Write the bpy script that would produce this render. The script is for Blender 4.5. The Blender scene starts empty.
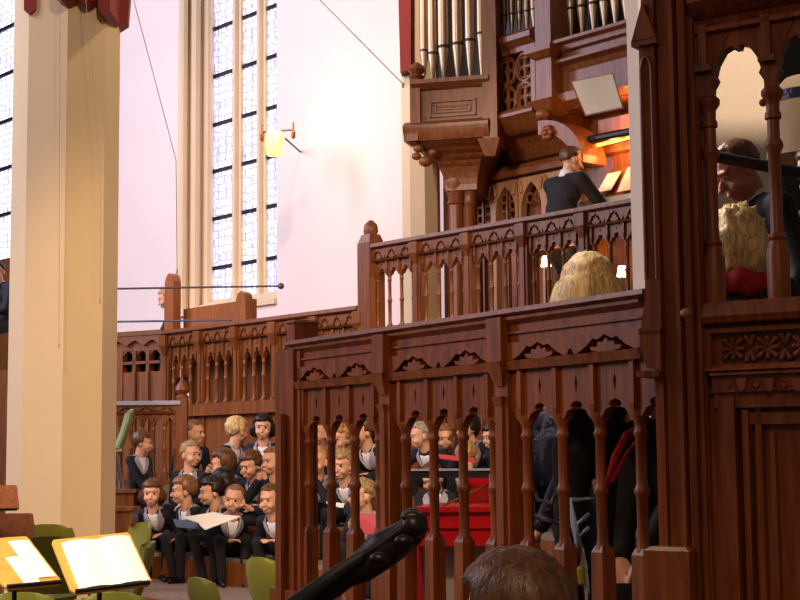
import bpy, bmesh, math, random
from mathutils import Vector, Matrix, noise

random.seed(7)
SC = bpy.context.scene
COL = SC.collection
R = math.radians

# ------------------------------------------------------------------ camera
EYE = Vector((0.0, 0.0, 1.6))
FPX = 1500.0                       # focal length in pixels of the 800x600 frame
PITCH, ROLL = R(6.0), R(0.54)
FWD = Vector((0, math.cos(PITCH), math.sin(PITCH)))
_up = Vector((0, -math.sin(PITCH), math.cos(PITCH)))
_rt = Vector((1, 0, 0))
RT = _rt * math.cos(ROLL) - _up * math.sin(ROLL)
UP = _up * math.cos(ROLL) + _rt * math.sin(ROLL)
cam_d = bpy.data.cameras.new('camera')
cam_d.sensor_width = 36.0
cam_d.lens = 36.0 * FPX / 800.0
cam_d.clip_end = 200
cam = bpy.data.objects.new('camera', cam_d)
COL.objects.link(cam)
cam.matrix_world = Matrix((RT.to_4d(), UP.to_4d(), (-FWD).to_4d(), (0, 0, 0, 1))).transposed()
for i in range(3):
    cam.matrix_world[3][i] = 0
cam.matrix_world = Matrix(((RT.x, UP.x, -FWD.x, EYE.x), (RT.y, UP.y, -FWD.y, EYE.y),
                           (RT.z, UP.z, -FWD.z, EYE.z), (0, 0, 0, 1)))
SC.camera = cam


def ray(px, py):
    return FWD + RT * ((px - 400) / FPX) + UP * ((300 - py) / FPX)


def P(px, py, Y):                  # survey a photo point at a known distance
    d = ray(px, py)
    return EYE + d * (Y / d.y)


def PZ(px, py, z):                 # survey a photo point at a known height
    d = ray(px, py)
    return EYE + d * ((z - EYE.z) / d.z)


# ------------------------------------------------------------------ light
SC.view_settings.view_transform = 'Standard'
SC.view_settings.look = 'None'
SC.view_settings.gamma = 1.0
SC.view_settings.use_curve_mapping = False
SC.view_settings.exposure = 0.0
W = bpy.data.worlds.new('world')
SC.world = W
W.use_nodes = True
W.node_tree.nodes['Background'].inputs[0].default_value = (1.0, 0.78, 0.62, 1)
W.node_tree.nodes['Background'].inputs[1].default_value = 0.095


def aim(o, target):
    o.rotation_euler = (Vector(target) - o.location).to_track_quat('-Z', 'Y').to_euler()


def area(name, loc, target, sx, sy, power, color):
    l = bpy.data.lights.new(name, 'AREA')
    l.shape = 'RECTANGLE'
    l.size, l.size_y, l.energy, l.color = sx, sy, power, color
    o = bpy.data.objects.new(name, l)
    COL.objects.link(o)
    o.location = loc
    aim(o, target)
    return o


def spot(name, loc, target, power, color, angle, blend=0.6, size=0.25):
    l = bpy.data.lights.new(name, 'SPOT')
    l.energy, l.color, l.spot_size, l.spot_blend, l.shadow_soft_size = power, color, R(angle), blend, size
    o = bpy.data.objects.new(name, l)
    COL.objects.link(o)
    o.location = loc
    aim(o, target)
    return o


DAY = (0.93, 0.86, 1.0)
WARM = (1.0, 0.66, 0.36)
# tall daylight windows of the side aisle, left of the picture
area('aisle_daylight', (-11.0, 9.0, 8.0), (0, 14.5, 3.5), 5.0, 7.0, 760, DAY)
area('far_daylight', (-9.5, 15.0, 8.5), (-3.6, 23.0, 5.0), 3.0, 6.0, 900, (0.78, 0.76, 1.0))
# warm tungsten light from unseen spots; some are added only to brighten things
spot('flood_pillar', (0.6, 2.0, 7.0), (-2.5, 12.0, 3.0), 1200, (1.0, 0.72, 0.50), 34)
spot('flood_choir', (-2.2, 4.0, 6.5), (-1.2, 12.6, 1.4), 1450, (1.0, 0.66, 0.40), 34)
spot('flood_organ', (-3.0, 6.0, 8.0), (1.0, 14.5, 4.6), 560, (1.0, 0.76, 0.58), 40)
spot('fill_gallery', (-1.2, 10.5, 4.9), (1.4, 14.6, 4.1), 330, (1.0, 0.80, 0.62), 36)  # added spot, brightens the lower organ panels
spot('flood_wall', (-1.5, 11.0, 9.0), (-0.8, 18.5, 5.2), 1100, (1.0, 0.70, 0.56), 50)
spot('flood_screen', (-2.6, 0.5, 4.6), (-0.15, 6.7, 1.75), 560, (1.0, 0.60, 0.32), 30, 0.9)
spot('fill_arcade', (0.2, 0.6, 4.4), (1.25, 4.7, 2.35), 75, (1.0, 0.55, 0.30), 40, 0.9)  # added spot, brightens the carved pier and arcade
spot('fill_seats', (-0.9, -1.0, 5.0), (0.25, 3.0, 1.35), 330, (1.0, 0.66, 0.42), 28)  # added spot, brightens the brown hair of the listener
spot('flood_aisle', (1.2, 12.0, 9.6), (-2.2, 12.0, 5.0), 700, (1.0, 0.82, 0.55), 22)
spot('flood_platform', (-1.6, 8.2, 7.0), (0.8, 6.1, 2.3), 520, (1.0, 0.84, 0.64), 24)
spot('fill_landing', (-0.4, 7.3, 4.9), (1.33, 5.9, 2.6), 620, (1.0, 0.80, 0.66), 26)  # added spot, brightens the bowed man behind the arcade
spot('flood_right_pillar', (2.4, 4.5, 6.5), (1.75, 9.0, 3.6), 1100, (1.0, 0.78, 0.6), 60)
spot('desk_flood', (-2.3, 5.6, 4.2), (-2.0, 7.0, 1.1), 1000, (1.0, 0.86, 0.62), 40)


# ------------------------------------------------------------------ materials
def lin(h):
    h = h.lstrip('#')
    out = []
    for i in (0, 2, 4):
        c = int(h[i:i + 2], 16) / 255
        out.append(c / 12.92 if c <= 0.04045 else ((c + 0.055) / 1.055) ** 2.4)
    return (*out, 1)


def principled(name):
    m = bpy.data.materials.new(name)
    m.use_nodes = True
    return m, m.node_tree, m.node_tree.nodes['Principled BSDF']


def plain(name, col, rough=0.6, metal=0.0, var=0.12, scale=6.0, bump=0.0, spec=0.5, bscale=None):
    m, nt, b = principled(name)
    b.inputs['Roughness'].default_value = rough
    b.inputs['Metallic'].default_value = metal
    b.inputs['Specular IOR Level'].default_value = spec
    tc = nt.nodes.new('ShaderNodeTexCoord')
    n = nt.nodes.new('ShaderNodeTexNoise')
    n.inputs['Scale'].default_value = scale
    n.inputs['Detail'].default_value = 4
    nt.links.new(tc.outputs['Object'], n.inputs['Vector'])
    mx = nt.nodes.new('ShaderNodeMix')
    mx.data_type = 'RGBA'
    c = lin(col) if isinstance(col, str) else (*col, 1)
    mx.inputs['A'].default_value = tuple(x * (1 - var) for x in c[:3]) + (1,)
    mx.inputs['B'].default_value = tuple(min(1, x * (1 + var)) for x in c[:3]) + (1,)
    nt.links.new(n.outputs['Fac'], mx.inputs['Factor'])
    nt.links.new(mx.outputs['Result'], b.inputs['Base Color'])
    if bump:
        n2 = nt.nodes.new('ShaderNodeTexNoise')
        n2.inputs['Scale'].default_value = bscale or scale * 4
        nt.links.new(tc.outputs['Object'], n2.inputs['Vector'])
        bp = nt.nodes.new('ShaderNodeBump')
        bp.inputs['Strength'].default_value = bump
        bp.inputs['Distance'].default_value = 0.01
        nt.links.new(n2.outputs['Fac'], bp.inputs['Height'])
        nt.links.new(bp.outputs['Normal'], b.inputs['Normal'])
    return m


def wood(name, dark, light, rough=0.42, stretch=(14, 14, 1.2)):
    m, nt, b = principled(name)
    tc = nt.nodes.new('ShaderNodeTexCoord')
    mp = nt.nodes.new('ShaderNodeMapping')
    mp.inputs['Scale'].default_value = stretch
    nt.links.new(tc.outputs['Object'], mp.inputs['Vector'])
    n = nt.nodes.new('ShaderNodeTexNoise')
    n.inputs['Scale'].default_value = 2.2
    n.inputs['Detail'].default_value = 6
    n.inputs['Distortion'].default_value = 0.6
    nt.links.new(mp.outputs['Vector'], n.inputs['Vector'])
    cr = nt.nodes.new('ShaderNodeValToRGB')
    cr.color_ramp.elements[0].position = 0.3
    cr.color_ramp.elements[0].color = lin(dark)
    cr.color_ramp.elements[1].position = 0.72
    cr.color_ramp.elements[1].color = lin(light)
    nt.links.new(n.outputs['Fac'], cr.inputs['Fac'])
    nt.links.new(cr.outputs['Color'], b.inputs['Base Color'])
    b.inputs['Roughness'].default_value = rough
    bp = nt.nodes.new('ShaderNodeBump')
    bp.inputs['Strength'].default_value = 0.12
    bp.inputs['Distance'].default_value = 0.004
    nt.links.new(n.outputs['Fac'], bp.inputs['Height'])
    nt.links.new(bp.outputs['Normal'], b.inputs['Normal'])
    return m


def hair_mat(name, col):
    m, nt, b = principled(name)
    b.inputs['Roughness'].default_value = 0.42
    tc = nt.nodes.new('ShaderNodeTexCoord')
    mp = nt.nodes.new('ShaderNodeMapping')
    mp.inputs['Scale'].default_value = (75, 75, 9)
    nt.links.new(tc.outputs['Object'], mp.inputs['Vector'])
    n = nt.nodes.new('ShaderNodeTexNoise')
    n.inputs['Scale'].default_value = 1.0
    n.inputs['Detail'].default_value = 3
    n.inputs['Distortion'].default_value = 0.8
    nt.links.new(mp.outputs['Vector'], n.inputs['Vector'])
    c = lin(col)
    cr = nt.nodes.new('ShaderNodeValToRGB')
    cr.color_ramp.elements[0].position = 0.34
    cr.color_ramp.elements[0].color = tuple(x * 0.45 for x in c[:3]) + (1,)
    cr.color_ramp.elements[1].position = 0.66
    cr.color_ramp.elements[1].color = tuple(min(1, x * 1.35) for x in c[:3]) + (1,)
    nt.links.new(n.outputs['Fac'], cr.inputs['Fac'])
    nt.links.new(cr.outputs['Color'], b.inputs['Base Color'])
    bp = nt.nodes.new('ShaderNodeBump')
    bp.inputs['Strength'].default_value = 0.6
    bp.inputs['Distance'].default_value = 0.006
    nt.links.new(n.outputs['Fac'], bp.inputs['Height'])
    nt.links.new(bp.outputs['Normal'], b.inputs['Normal'])
    return m


def glow(name, col, strength):
    m, nt, b = principled(name)
    c = lin(col)
    b.inputs['Base Color'].default_value = c
    b.inputs['Emission Color'].default_value = c
    b.inputs['Emission Strength'].default_value = strength
    return m


def leaded_glass(name, strength):
    m, nt, b = principled(name)
    tc = nt.nodes.new('ShaderNodeTexCoord')
    mp = nt.nodes.new('ShaderNodeMapping')
    mp.inputs['Scale'].default_value = (9, 9, 9)
    nt.links.new(tc.outputs['Object'], mp.inputs['Vector'])
    v = nt.nodes.new('ShaderNodeTexVoronoi')
    v.feature = 'DISTANCE_TO_EDGE'
    v.inputs['Scale'].default_value = 1.0
    v.inputs['Randomness'].default_value = 0.35
    nt.links.new(mp.outputs['Vector'], v.inputs['Vector'])
    cr = nt.nodes.new('ShaderNodeValToRGB')
    cr.color_ramp.elements[0].position = 0.02
    cr.color_ramp.elements[0].color = lin('#6462ae')
    cr.color_ramp.elements[1].position = 0.15
    cr.color_ramp.elements[1].color = lin('#f4f2ff')
    nt.links.new(v.outputs['Distance'], cr.inputs['Fac'])
    nt.links.new(cr.outputs['Color'], b.inputs['Emission Color'])
    b.inputs['Base Color'].default_value = (0.2, 0.2, 0.25, 1)
    b.inputs['Roughness'].default_value = 0.2
    b.inputs['Emission Strength'].default_value = strength
    return m


M = {}
M['oak'] = wood('dark_oak', '#602d0d', '#9a501e', 0.42)
M['oak_case'] = wood('organ_oak', '#683619', '#96592f', 0.40)
M['oak_pale'] = wood('pale_oak', '#9a6a46', '#c08e62', 0.45)
M['oak_choir'] = wood('choir_oak', '#663614', '#935526', 0.42)
M['oak_pew'] = wood('pew_oak', '#8a4c24', '#b06a36', 0.40)
M['beech'] = wood('beech', '#c9923f', '#dba552', 0.40, (3, 10, 10))
M['plaster'] = plain('plaster', '#efdcd3', 0.9, var=0.05, scale=1.2, bump=0.25, bscale=18)
M['plaster_day'] = plain('plaster_white', '#ece6ee', 0.9, var=0.04, scale=1.2, bump=0.2, bscale=18)
M['stone'] = plain('stone', '#e2c9a2', 0.85, var=0.06, scale=2.0, bump=0.2, bscale=22)
M['stone_white'] = plain('stone_white', '#f0dcc4', 0.85, var=0.05, scale=2.0, bump=0.2, bscale=22)
M['red_paint'] = plain('red_paint', '#8c2a22', 0.7, var=0.12)
M['floor'] = wood('floor_boards', '#5b4638', '#7a6350', 0.5, (1.2, 12, 12))
M['step'] = plain('grey_lino', '#8c7c74', 0.55, var=0.08)
M['pipe'] = plain('pipe_metal', '#b09c82', 0.38, metal=0.9, var=0.1)
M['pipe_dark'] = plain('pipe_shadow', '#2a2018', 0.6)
M['iron'] = plain('iron', '#2e2a34', 0.5, metal=0.5)
M['rod'] = plain('rod_iron', '#5d5a6a', 0.5, metal=0.3)
M['wire'] = plain('wire', '#a89a90', 0.6)
M['chrome'] = plain('chrome', '#c9ccd6', 0.18, metal=1.0)
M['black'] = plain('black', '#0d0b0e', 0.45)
M['black_cloth'] = plain('black_cloth', '#050506', 0.95, spec=0.1)
M['black_lac'] = plain('black_lacquer', '#1d100e', 0.38)
M['glass'] = leaded_glass('leaded_glass', 1.9)
M['glass_bright'] = leaded_glass('leaded_glass_bright', 2.2)
M['paper'] = plain('paper', '#f3eee0', 0.8, var=0.02)
M['cream_matte'] = plain('matte_cream', '#d9cdb4', 0.8, var=0.03)  # keyboard cream; on the mirror it stands in for a reflection
M['chair_green'] = plain('chair_green', '#85842e', 0.45, var=0.06)
M['chair_green_pale'] = plain('chair_green_pale', '#93a878', 0.45, var=0.06)
M['red_case'] = plain('red_lacquer', '#c8151a', 0.3, var=0.06)
M['red_folder'] = plain('red_folder', '#c2382e', 0.5, var=0.06)
M['grey_case'] = plain('grey_case', '#94897c', 0.6)
M['navy'] = plain('navy_wool', '#171726', 0.85, var=0.2, scale=30, bump=0.1)
M['navy_sheen'] = plain('navy_nylon', '#1a2140', 0.35, var=0.3, scale=18, bump=0.5)
M['suit'] = plain('black_wool', '#14131a', 0.8, var=0.2, scale=30, bump=0.1)
M['trouser'] = plain('dark_trouser', '#121218', 0.85, var=0.2)
M['shoe'] = plain('shoe_leather', '#0e0b0b', 0.35)
M['collar'] = plain('sailor_collar', '#a9a6b4', 0.8, var=0.08)
M['shirt'] = plain('white_shirt', '#e9e6ee', 0.8, var=0.03)
M['skin'] = plain('skin', '#e0ab8c', 0.55, var=0.06, scale=10)
M['skin_red'] = plain('skin_ruddy', '#c07a62', 0.55, var=0.08, scale=10)
M['lip'] = plain('lip', '#c4806a', 0.5)
M['eye_white'] = plain('eye_white', '#cbb8aa', 0.4)
M['iris'] = plain('iris', '#2a1c14', 0.2)
for k, c in dict(blond='#b98f56', fair='#a98a5e', brown='#64401f', lightbrown='#8a5f38', dark='#22150f',
                 grey='#a99a8c', auburn='#6b3a1e', white_blond='#dcbd85', straw='#dcbf86').items():
    M['hair_' + k] = hair_mat('hair_' + k, c)
M['lamp'] = glow('lamp_shade', '#ffe070', 1.6)
M['bulb'] = glow('bulb', '#ffd890', 12.0)
M['amber'] = glow('amber_lamp', '#ff9a3a', 6.0)
M['mirror'] = plain('mirror_glass', '#cfc2a6', 0.12, metal=0.9, var=0.02)
M['red_cloth'] = plain('red_cloth', '#a01420', 0.8, var=0.3, scale=40)
M['lampshade'] = plain('lampshade_linen', '#b7a07e', 0.8, var=0.05)
M['tie'] = plain('silk_tie', '#8a8058', 0.4, var=0.2, scale=60)


# ------------------------------------------------------------------ mesh tools
class Frame:
    """u runs along the joinery, v away from the viewer, z up"""
    def __init__(self, o, ang_or_dir):
        d = Vector(ang_or_dir)
        d.z = 0
        self.u = d.normalized()
        self.v = Vector((0, 0, 1)).cross(self.u)
        self.o = Vector((o[0], o[1], 0))

    def __call__(self, u, v, z):
        return self.o + self.u * u + self.v * v + Vector((0, 0, z))

    def shifted(self, u=0, v=0):
        return Frame(self(u, v, 0), self.u)


WORLD = Frame((0, 0, 0), (1, 0, 0))


class MB:
    def __init__(self):
        self.v, self.f, self.m = [], [], []
        self.cur = 0

    def slot(self, i):
        self.cur = i
        return self

    def add(self, vs, fs):
        n = len(self.v)
        self.v += [Vector(p) for p in vs]
        self.f += [tuple(n + i for i in f) for f in fs]
        self.m += [self.cur] * len(fs)
        return self

    def box(self, F, u0, u1, v0, v1, z0, z1):
        vs = [F(u, v, z) for z in (z0, z1) for v in (v0, v1) for u in (u0, u1)]
        return self.add(vs, [(0, 2, 3, 1), (4, 5, 7, 6), (0, 1, 5, 4), (1, 3, 7, 5), (3, 2, 6, 7), (2, 0, 4, 6)])

    def frustum(self, F, u, v, z0, z1, a0, a1, b0=None, b1=None):
        b0 = a0 if b0 is None else b0
        b1 = a1 if b1 is None else b1
        vs = [F(u + sx * a, v + sy * b, z) for z, a, b in ((z0, a0, b0), (z1, a1, b1)) for sx, sy in ((-1, -1), (1, -1), (1, 1), (-1, 1))]
        return self.add(vs, [(3, 2, 1, 0), (4, 5, 6, 7), (0, 1, 5, 4), (1, 2, 6, 5), (2, 3, 7, 6), (3, 0, 4, 7)])

    def prism(self, F, poly, v0, v1):          # polygon in (u,z), thickness along v
        n = len(poly)
        a = sum(poly[i][0] * poly[(i + 1) % n][1] - poly[(i + 1) % n][0] * poly[i][1] for i in range(n))
        if a < 0:
            poly = poly[::-1]
        vs = [F(u, v0, z) for u, z in poly] + [F(u, v1, z) for u, z in poly]
        fs = [tuple(range(n)), tuple(range(2 * n - 1, n - 1, -1))]
        fs += [(i, i + n, (i + 1) % n + n, (i + 1) % n) for i in range(n)]
        return self.add(vs, fs)

    def sweep(self, F, prof, u0, u1):          # profile in (v,z) swept along u
        n = len(prof)
        vs = [F(u0, v, z) for v, z in prof] + [F(u1, v, z) for v, z in prof]
        fs = [tuple(range(n - 1, -1, -1)), tuple(range(n, 2 * n))]
        fs += [(i, (i + 1) % n, (i + 1) % n + n, i + n) for i in range(n)]
        return self.add(vs, fs)

    def lathe(self, F, u, v, prof, seg=12, rot=0.0):   # prof (r,z) bottom to top
        c = []
        for r, z in prof:
            for k in range(seg):
                a = rot + 2 * math.pi * k / seg
                c.append(F(u + r * math.cos(a), v + r * math.sin(a), z))
        fs = [tuple(range(seg - 1, -1, -1))]
        n = len(prof)
        for j in range(n - 1):
            for k in range(seg):
                fs.append((j * seg + k, j * seg + (k + 1) % seg, (j + 1) * seg + (k + 1) % seg, (j + 1) * seg + k))
        fs.append(tuple((n - 1) * seg + k for k in range(seg)))
        return self.add(c, fs)

    def tube(self, pts, r, seg=8, flat=None):
        pts = [Vector(p) for p in pts]
        rs = r if isinstance(r, (list, tuple)) else [r] * len(pts)
        vs = []
        t0 = (pts[1] - pts[0]).normalized()
        ref = Vector((0, 0, 1)) if abs(t0.z) < 0.9 else Vector((1, 0, 0))
        nrm = (ref - t0 * ref.dot(t0)).normalized()
        for i, p in enumerate(pts):
            t = (pts[min(i + 1, len(pts) - 1)] - pts[max(i - 1, 0)]).normalized()
            nrm = (nrm - t * nrm.dot(t)).normalized()
            b = t.cross(nrm)
            for k in range(seg):
                a = 2 * math.pi * k / seg
                vs.append(p + nrm * (math.cos(a) * rs[i]) + b * (math.sin(a) * rs[i] * (flat or 1)))
        n = len(pts)
        fs = [tuple(range(seg - 1, -1, -1))]
        for j in range(n - 1):
            for k in range(seg):
                fs.append((j * seg + k, j * seg + (k + 1) % seg, (j + 1) * seg + (k + 1) % seg, (j + 1) * seg + k))
        fs.append(tuple((n - 1) * seg + k for k in range(seg)))
        return self.add(vs, fs)

    def ball(self, c, rx, ry=None, rz=None, B=None, sub=0):
        ry = rx if ry is None else ry
        rz = rx if rz is None else rz
        c = Vector(c)
        B = B or (Vector((1, 0, 0)), Vector((0, 1, 0)), Vector((0, 0, 1)))
        vs = [c + B[0] * (x * rx) + B[1] * (y * ry) + B[2] * (z * rz) for x, y, z in ICO[0]]
        return self.add(vs, ICO[1])

    def caps(self, a, b, ra, rb):              # tapered capsule
        a, b = Vector(a), Vector(b)
        self.ball(a, ra)
        self.ball(b, rb)
        if (b - a).length > 1e-4:
            self.tube([a, b], [ra, rb], 10)
        return self

    def mesh(self, name, mats, off=Vector((0, 0, 0)), smooth=None):
        me = bpy.data.meshes.new(name)
        me.from_pydata([p - off for p in self.v], [], self.f)
        for m in mats:
            me.materials.append(m)
        if len(mats) > 1:
            me.polygons.foreach_set('material_index', self.m)
        me.validate()
        if smooth:
            me.polygons.foreach_set('use_smooth', [True] * len(me.polygons))
            if smooth != 'all':
                me.set_sharp_from_angle(angle=R(smooth))
        me.update()
        return me


_b = bmesh.new()
bmesh.ops.create_icosphere(_b, subdivisions=2, radius=1)
ICO = ([tuple(v.co) for v in _b.verts], [tuple(v.index for v in f.verts) for f in _b.faces])
_b.free()


def uniq(seq):
    return seq if isinstance(seq, (list, tuple)) else [seq]


def tag(o, label=None, cat=None, group=None, kind=None):
    if label: o['label'] = label
    if cat: o['category'] = cat
    if group: o['group'] = group
    if kind: o['kind'] = kind
    return o


def thing(name, loc, label, cat, group=None):
    o = bpy.data.objects.new(name, None)
    o.empty_display_size = 0.1
    COL.objects.link(o)
    o.location = loc
    return tag(o, label, cat, group)


def root_loc(o):
    p = Vector(o.location)
    while o.parent:
        o = o.parent
        p += Vector(o.location)
    return p


def part(name, mb, mat, parent, label=None, smooth=35):
    off = root_loc(parent)
    o = bpy.data.objects.new(name, mb.mesh(name, uniq(mat), off, smooth))
    COL.objects.link(o)
    o.parent = parent
    if label: o['label'] = label
    return o


def solo(name, mb, mat, label, cat, group=None, smooth=35):
    n = len(mb.v)
    zs = min(p.z for p in mb.v)
    c = sum(mb.v, Vector()) / n
    off = Vector((c.x, c.y, zs))
    o = bpy.data.objects.new(name, mb.mesh(name, uniq(mat), off, smooth))
    COL.objects.link(o)
    o.location = off
    return tag(o, label, cat, group)


def struct(name, mb, mat, smooth=None):
    o = bpy.data.objects.new(name, mb.mesh(name, uniq(mat), Vector((0, 0, 0)), smooth))
    COL.objects.link(o)
    o['kind'] = 'structure'
    return o


def voxel(mb, size, smooth=4, factor=0.5):
    """fuse overlapping solids into one continuous skin; returns verts, faces"""
    me = mb.mesh('tmp', [])
    o = bpy.data.objects.new('tmp', me)
    COL.objects.link(o)
    r = o.modifiers.new('r', 'REMESH')
    r.mode = 'VOXEL'
    r.voxel_size = size
    if smooth:
        s = o.modifiers.new('s', 'SMOOTH')
        s.factor = factor
        s.iterations = smooth
    dg = bpy.context.evaluated_depsgraph_get()
    ev = o.evaluated_get(dg)
    m2 = ev.to_mesh()
    vs = [v.co.copy() for v in m2.vertices]
    fs = [tuple(p.vertices) for p in m2.polygons]
    ev.to_mesh_clear()
    bpy.data.objects.remove(o)
    bpy.data.meshes.remove(me)
    out = MB()
    out.add(vs, fs)
    return out


# ------------------------------------------------------------------ joinery
def balustrade(root, F, L, zt, nb, nbal, S, m, posts=None, mp=None, finial=None):
    """gothic balustrade: posts, coping, scalloped valance, tracery heads and turned balusters"""
    mp = mp or m
    bw = L / nb
    pw = S['post']
    z = [zt - d for d in S['z']]       # coping bottom, frieze bottom, valance bottom, rail bottom, arch apex, capital, ring, base, foot
    zc, zf, zv, zr, za, zk, zg, zb, z0 = z
    s = S['s']
    # coping
    mb = MB()
    cw = 0.075 * s
    mb.sweep(F, [(-cw, zc + 0.012 * s), (-cw * 0.75, zc), (cw * 0.75, zc), (cw, zc + 0.012 * s), (cw * 0.95, zt), (-cw * 0.95, zt)], -S.get('over', 0.02), L + S.get('over', 0.02))
    part('coping', mb, m, root)
    for k in (range(nb + 1) if posts is None else posts):
        u = k * bw
        mb = MB()
        w = pw / 2
        mb.box(F, u - w, u + w, -w, w, z0 - 0.05, zc)
        mb.box(F, u - w * 1.12, u + w * 1.12, -cw * 1.02, -w * 0.9, zv, zc)
        mb.frustum(F, u, -w * 0.9, zr - 0.06 * s, zv, w * 0.5, w * 1.25, 0.012 * s, 0.05 * s)
        mb.frustum(F, u, -w * 0.95, za - 0.02 * s, za + 0.03 * s, w * 0.35, w * 0.75, 0.01 * s, 0.03 * s)
        mb.box(F, u - w * 0.45, u + w * 0.45, -w - 0.012 * s, -w + 0.01, zb, za)
        mb.box(F, u - w * 1.2, u + w * 1.2, -w * 1.25, w * 1.25, z0 - 0.05, zb - 0.06 * s)
        part('post', mb, mp, root)
    sp = bw / nbal
    for k in range(nb):
        ua, ub = k * bw + pw / 2, (k + 1) * bw - pw / 2
        if zc - zf > 0.02:
            mb = MB()
            mb.box(F, ua, ub, -0.028 * s, 0.028 * s, zf, zc)
            h = zc - zf
            mb.sweep(F, [(-0.055 * s, zc), (-0.055 * s, zc - 0.012), (-0.028 * s, zc - 0.03), (-0.02 * s, zc)], ua, ub)
            mb.sweep(F, [(-0.04 * s, zf + h * 0.42), (-0.04 * s, zf + h * 0.34), (-0.026 * s, zf + h * 0.30), (-0.026 * s, zf + h * 0.46)], ua, ub)
            part('frieze_panel', mb, m, root)
        # scalloped valance with carved leaves over a recessed board
        mb = MB()
        mb.box(F, ua, ub, 0.0, 0.02 * s, zv, zf + 0.005)
        n = S['leaf']
        hv = zf - zv
        step = (ub - ua) / n
        poly = [(ua, zf), (ua, zv + hv * 0.05)]
        for j in range(n):
            c = ua + (j + 0.5) * step
            q = step * 0.40
            poly += [(c - q, zv + hv * 0.05), (c - q * 0.72, zv + hv * 0.30), (c - q * 0.42, zv + hv * 0.74), (c - q * 0.25, zv + hv * 0.66), (c, zv + hv * 0.90),
                     (c + q * 0.25, zv + hv * 0.66), (c + q * 0.42, zv + hv * 0.74), (c + q * 0.72, zv + hv * 0.30), (c + q, zv + hv * 0.05)]
            if j < n - 1:
                e = c + step / 2
                poly += [(e - step * 0.05, zv + hv * 0.05), (e - step * 0.03, zv + hv * 0.28), (e, zv + hv * 0.36), (e + step * 0.03, zv + hv * 0.28), (e + step * 0.05, zv + hv * 0.05)]
        poly += [(ub, zv + hv * 0.05), (ub, zf)]
        mb.prism(F, poly, -0.045 * s, -0.012 * s)
        part('valance', mb, m, root, smooth=None)
        for j in range(n):
            mb = MB()
            c = ua + (j + 0.5) * step
            q = step * 0.40
            mb.prism(F, [(c - q * 0.12, zv), (c - q * 0.5, zv + hv * 0.12), (c - q * 0.55, zv + hv * 0.32), (c - q * 0.3, zv + hv * 0.3), (c - q * 0.28, zv + hv * 0.55),
                         (c - q * 0.1, zv + hv * 0.5), (c, zv + hv * 0.74), (c + q * 0.1, zv + hv * 0.5), (c + q * 0.28, zv + hv * 0.55), (c + q * 0.3, zv + hv * 0.3),
                         (c + q * 0.55, zv + hv * 0.32), (c + q * 0.5, zv + hv * 0.12), (c + q * 0.12, zv)], -0.04 * s, 0.004)
            part('leaf_carving', mb, m, root, smooth=None)
        mb = MB()
        mb.sweep(F, [(-0.06 * s, zv), (-0.05 * s, zr), (0.05 * s, zr), (0.05 * s, zv)], ua, ub)
        part('rail', mb, m, root)
        # tracery heads
        mb = MB()
        t = 0.02 * s
        ht = zr - za
        hs = za - zk
        for j in range(nbal):
            uc = k * bw + (j + 0.5) * sp
            for sg in (-1, 1):
                w = sp / 2
                sw = 0.045 * sp
                pts = [(0, zk), (0, zr), (w, zr), (w, zr - ht * 0.28), (w - sw, zr - ht * 0.52), (w, zr - ht * 0.80), (w, za), (w * 0.74, za - hs * 0.12), (w * 0.68, za - hs * 0.34),
                       (w * 0.80, za - hs * 0.42), (w * 0.52, za - hs * 0.55), (w * 0.34, za - hs * 0.9), (w * 0.3, zk)]
                mb.prism(F, [(uc + sg * a, b) for a, b in pts], -t, t)
            mb.box(F, uc - 0.055 * sp, uc + 0.055 * sp, -t - 0.018 * s, t, za - hs * 0.3, zr)
            mb.frustum(F, uc, -t - 0.006 * s, zk, za - hs * 0.3, 0.02 * sp, 0.055 * sp, 0.004, 0.014 * s)
        part('tracery', mb, m, root, smooth=None)
        for j in range(nbal):
            uc = k * bw + (j + 0.5) * sp
            mb = MB()
            r = S['r']
            mb.lathe(F, uc, 0, [(r * 1.3, zb), (r * 1.1, zb + r), (r * 0.95, zb + 2 * r), (r, zg - r * 1.0), (r * 1.1, zg - r * 0.8), (r * 1.35, zg - r * 0.3), (r * 1.35, zg + r * 0.3), (r * 1.1, zg + r * 0.8),
                                (r * 0.95, zg + r * 1.3), (r * 0.92, zk - r * 3.4), (r * 1.2, zk - r * 3.0), (r * 1.2, zk - r * 2.4), (r * 0.95, zk - r * 2.0), (r * 1.1, zk - r * 0.9),
                                (r * 1.55, zk), (r * 1.55, zk + r * 0.8), (r * 1.0, zk + r * 1.2)], 10)
            if zb - z0 > 0.01:
                mb.frustum(F, uc, 0, z0, zb - r * 0.3, r * 1.5, r * 1.4)
                mb.frustum(F, uc, 0, zb - r * 0.3, zb + r * 0.8, r * 1.4, r * 0.9)
            part('baluster', mb, mp if S.get('dark_bal') else m, root, smooth=40)
    mb = MB()
    mb.box(F, 0, L, -0.06 * s, 0.06 * s, z0 - 0.05 * s, z0)
    part('bottom_rail', mb, m, root)
    if S.get('plinth') is not None:
        mb = MB()
        zp = S['plinth']
        mb.box(F, 0, L, -0.03 * s, 0.03 * s, zp, z0 - 0.05 * s)
        for k in range(nb):
            a, b = k * bw + pw * 0.8, (k + 1) * bw - pw * 0.8
            zl, zh = zp + 0.08 * s, z0 - 0.10 * s
            if zh - zl > 0.1:
                for r4 in ((a, b, zh, zh + 0.02), (a, b, zl - 0.02, zl), (a, a + 0.02, zl, zh), (b - 0.02, b, zl, zh)):
                    mb.box(F, r4[0], r4[1], -0.05 * s, -0.02 * s, r4[2], r4[3])
        part('plinth', mb, m, root, smooth=None)


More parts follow.
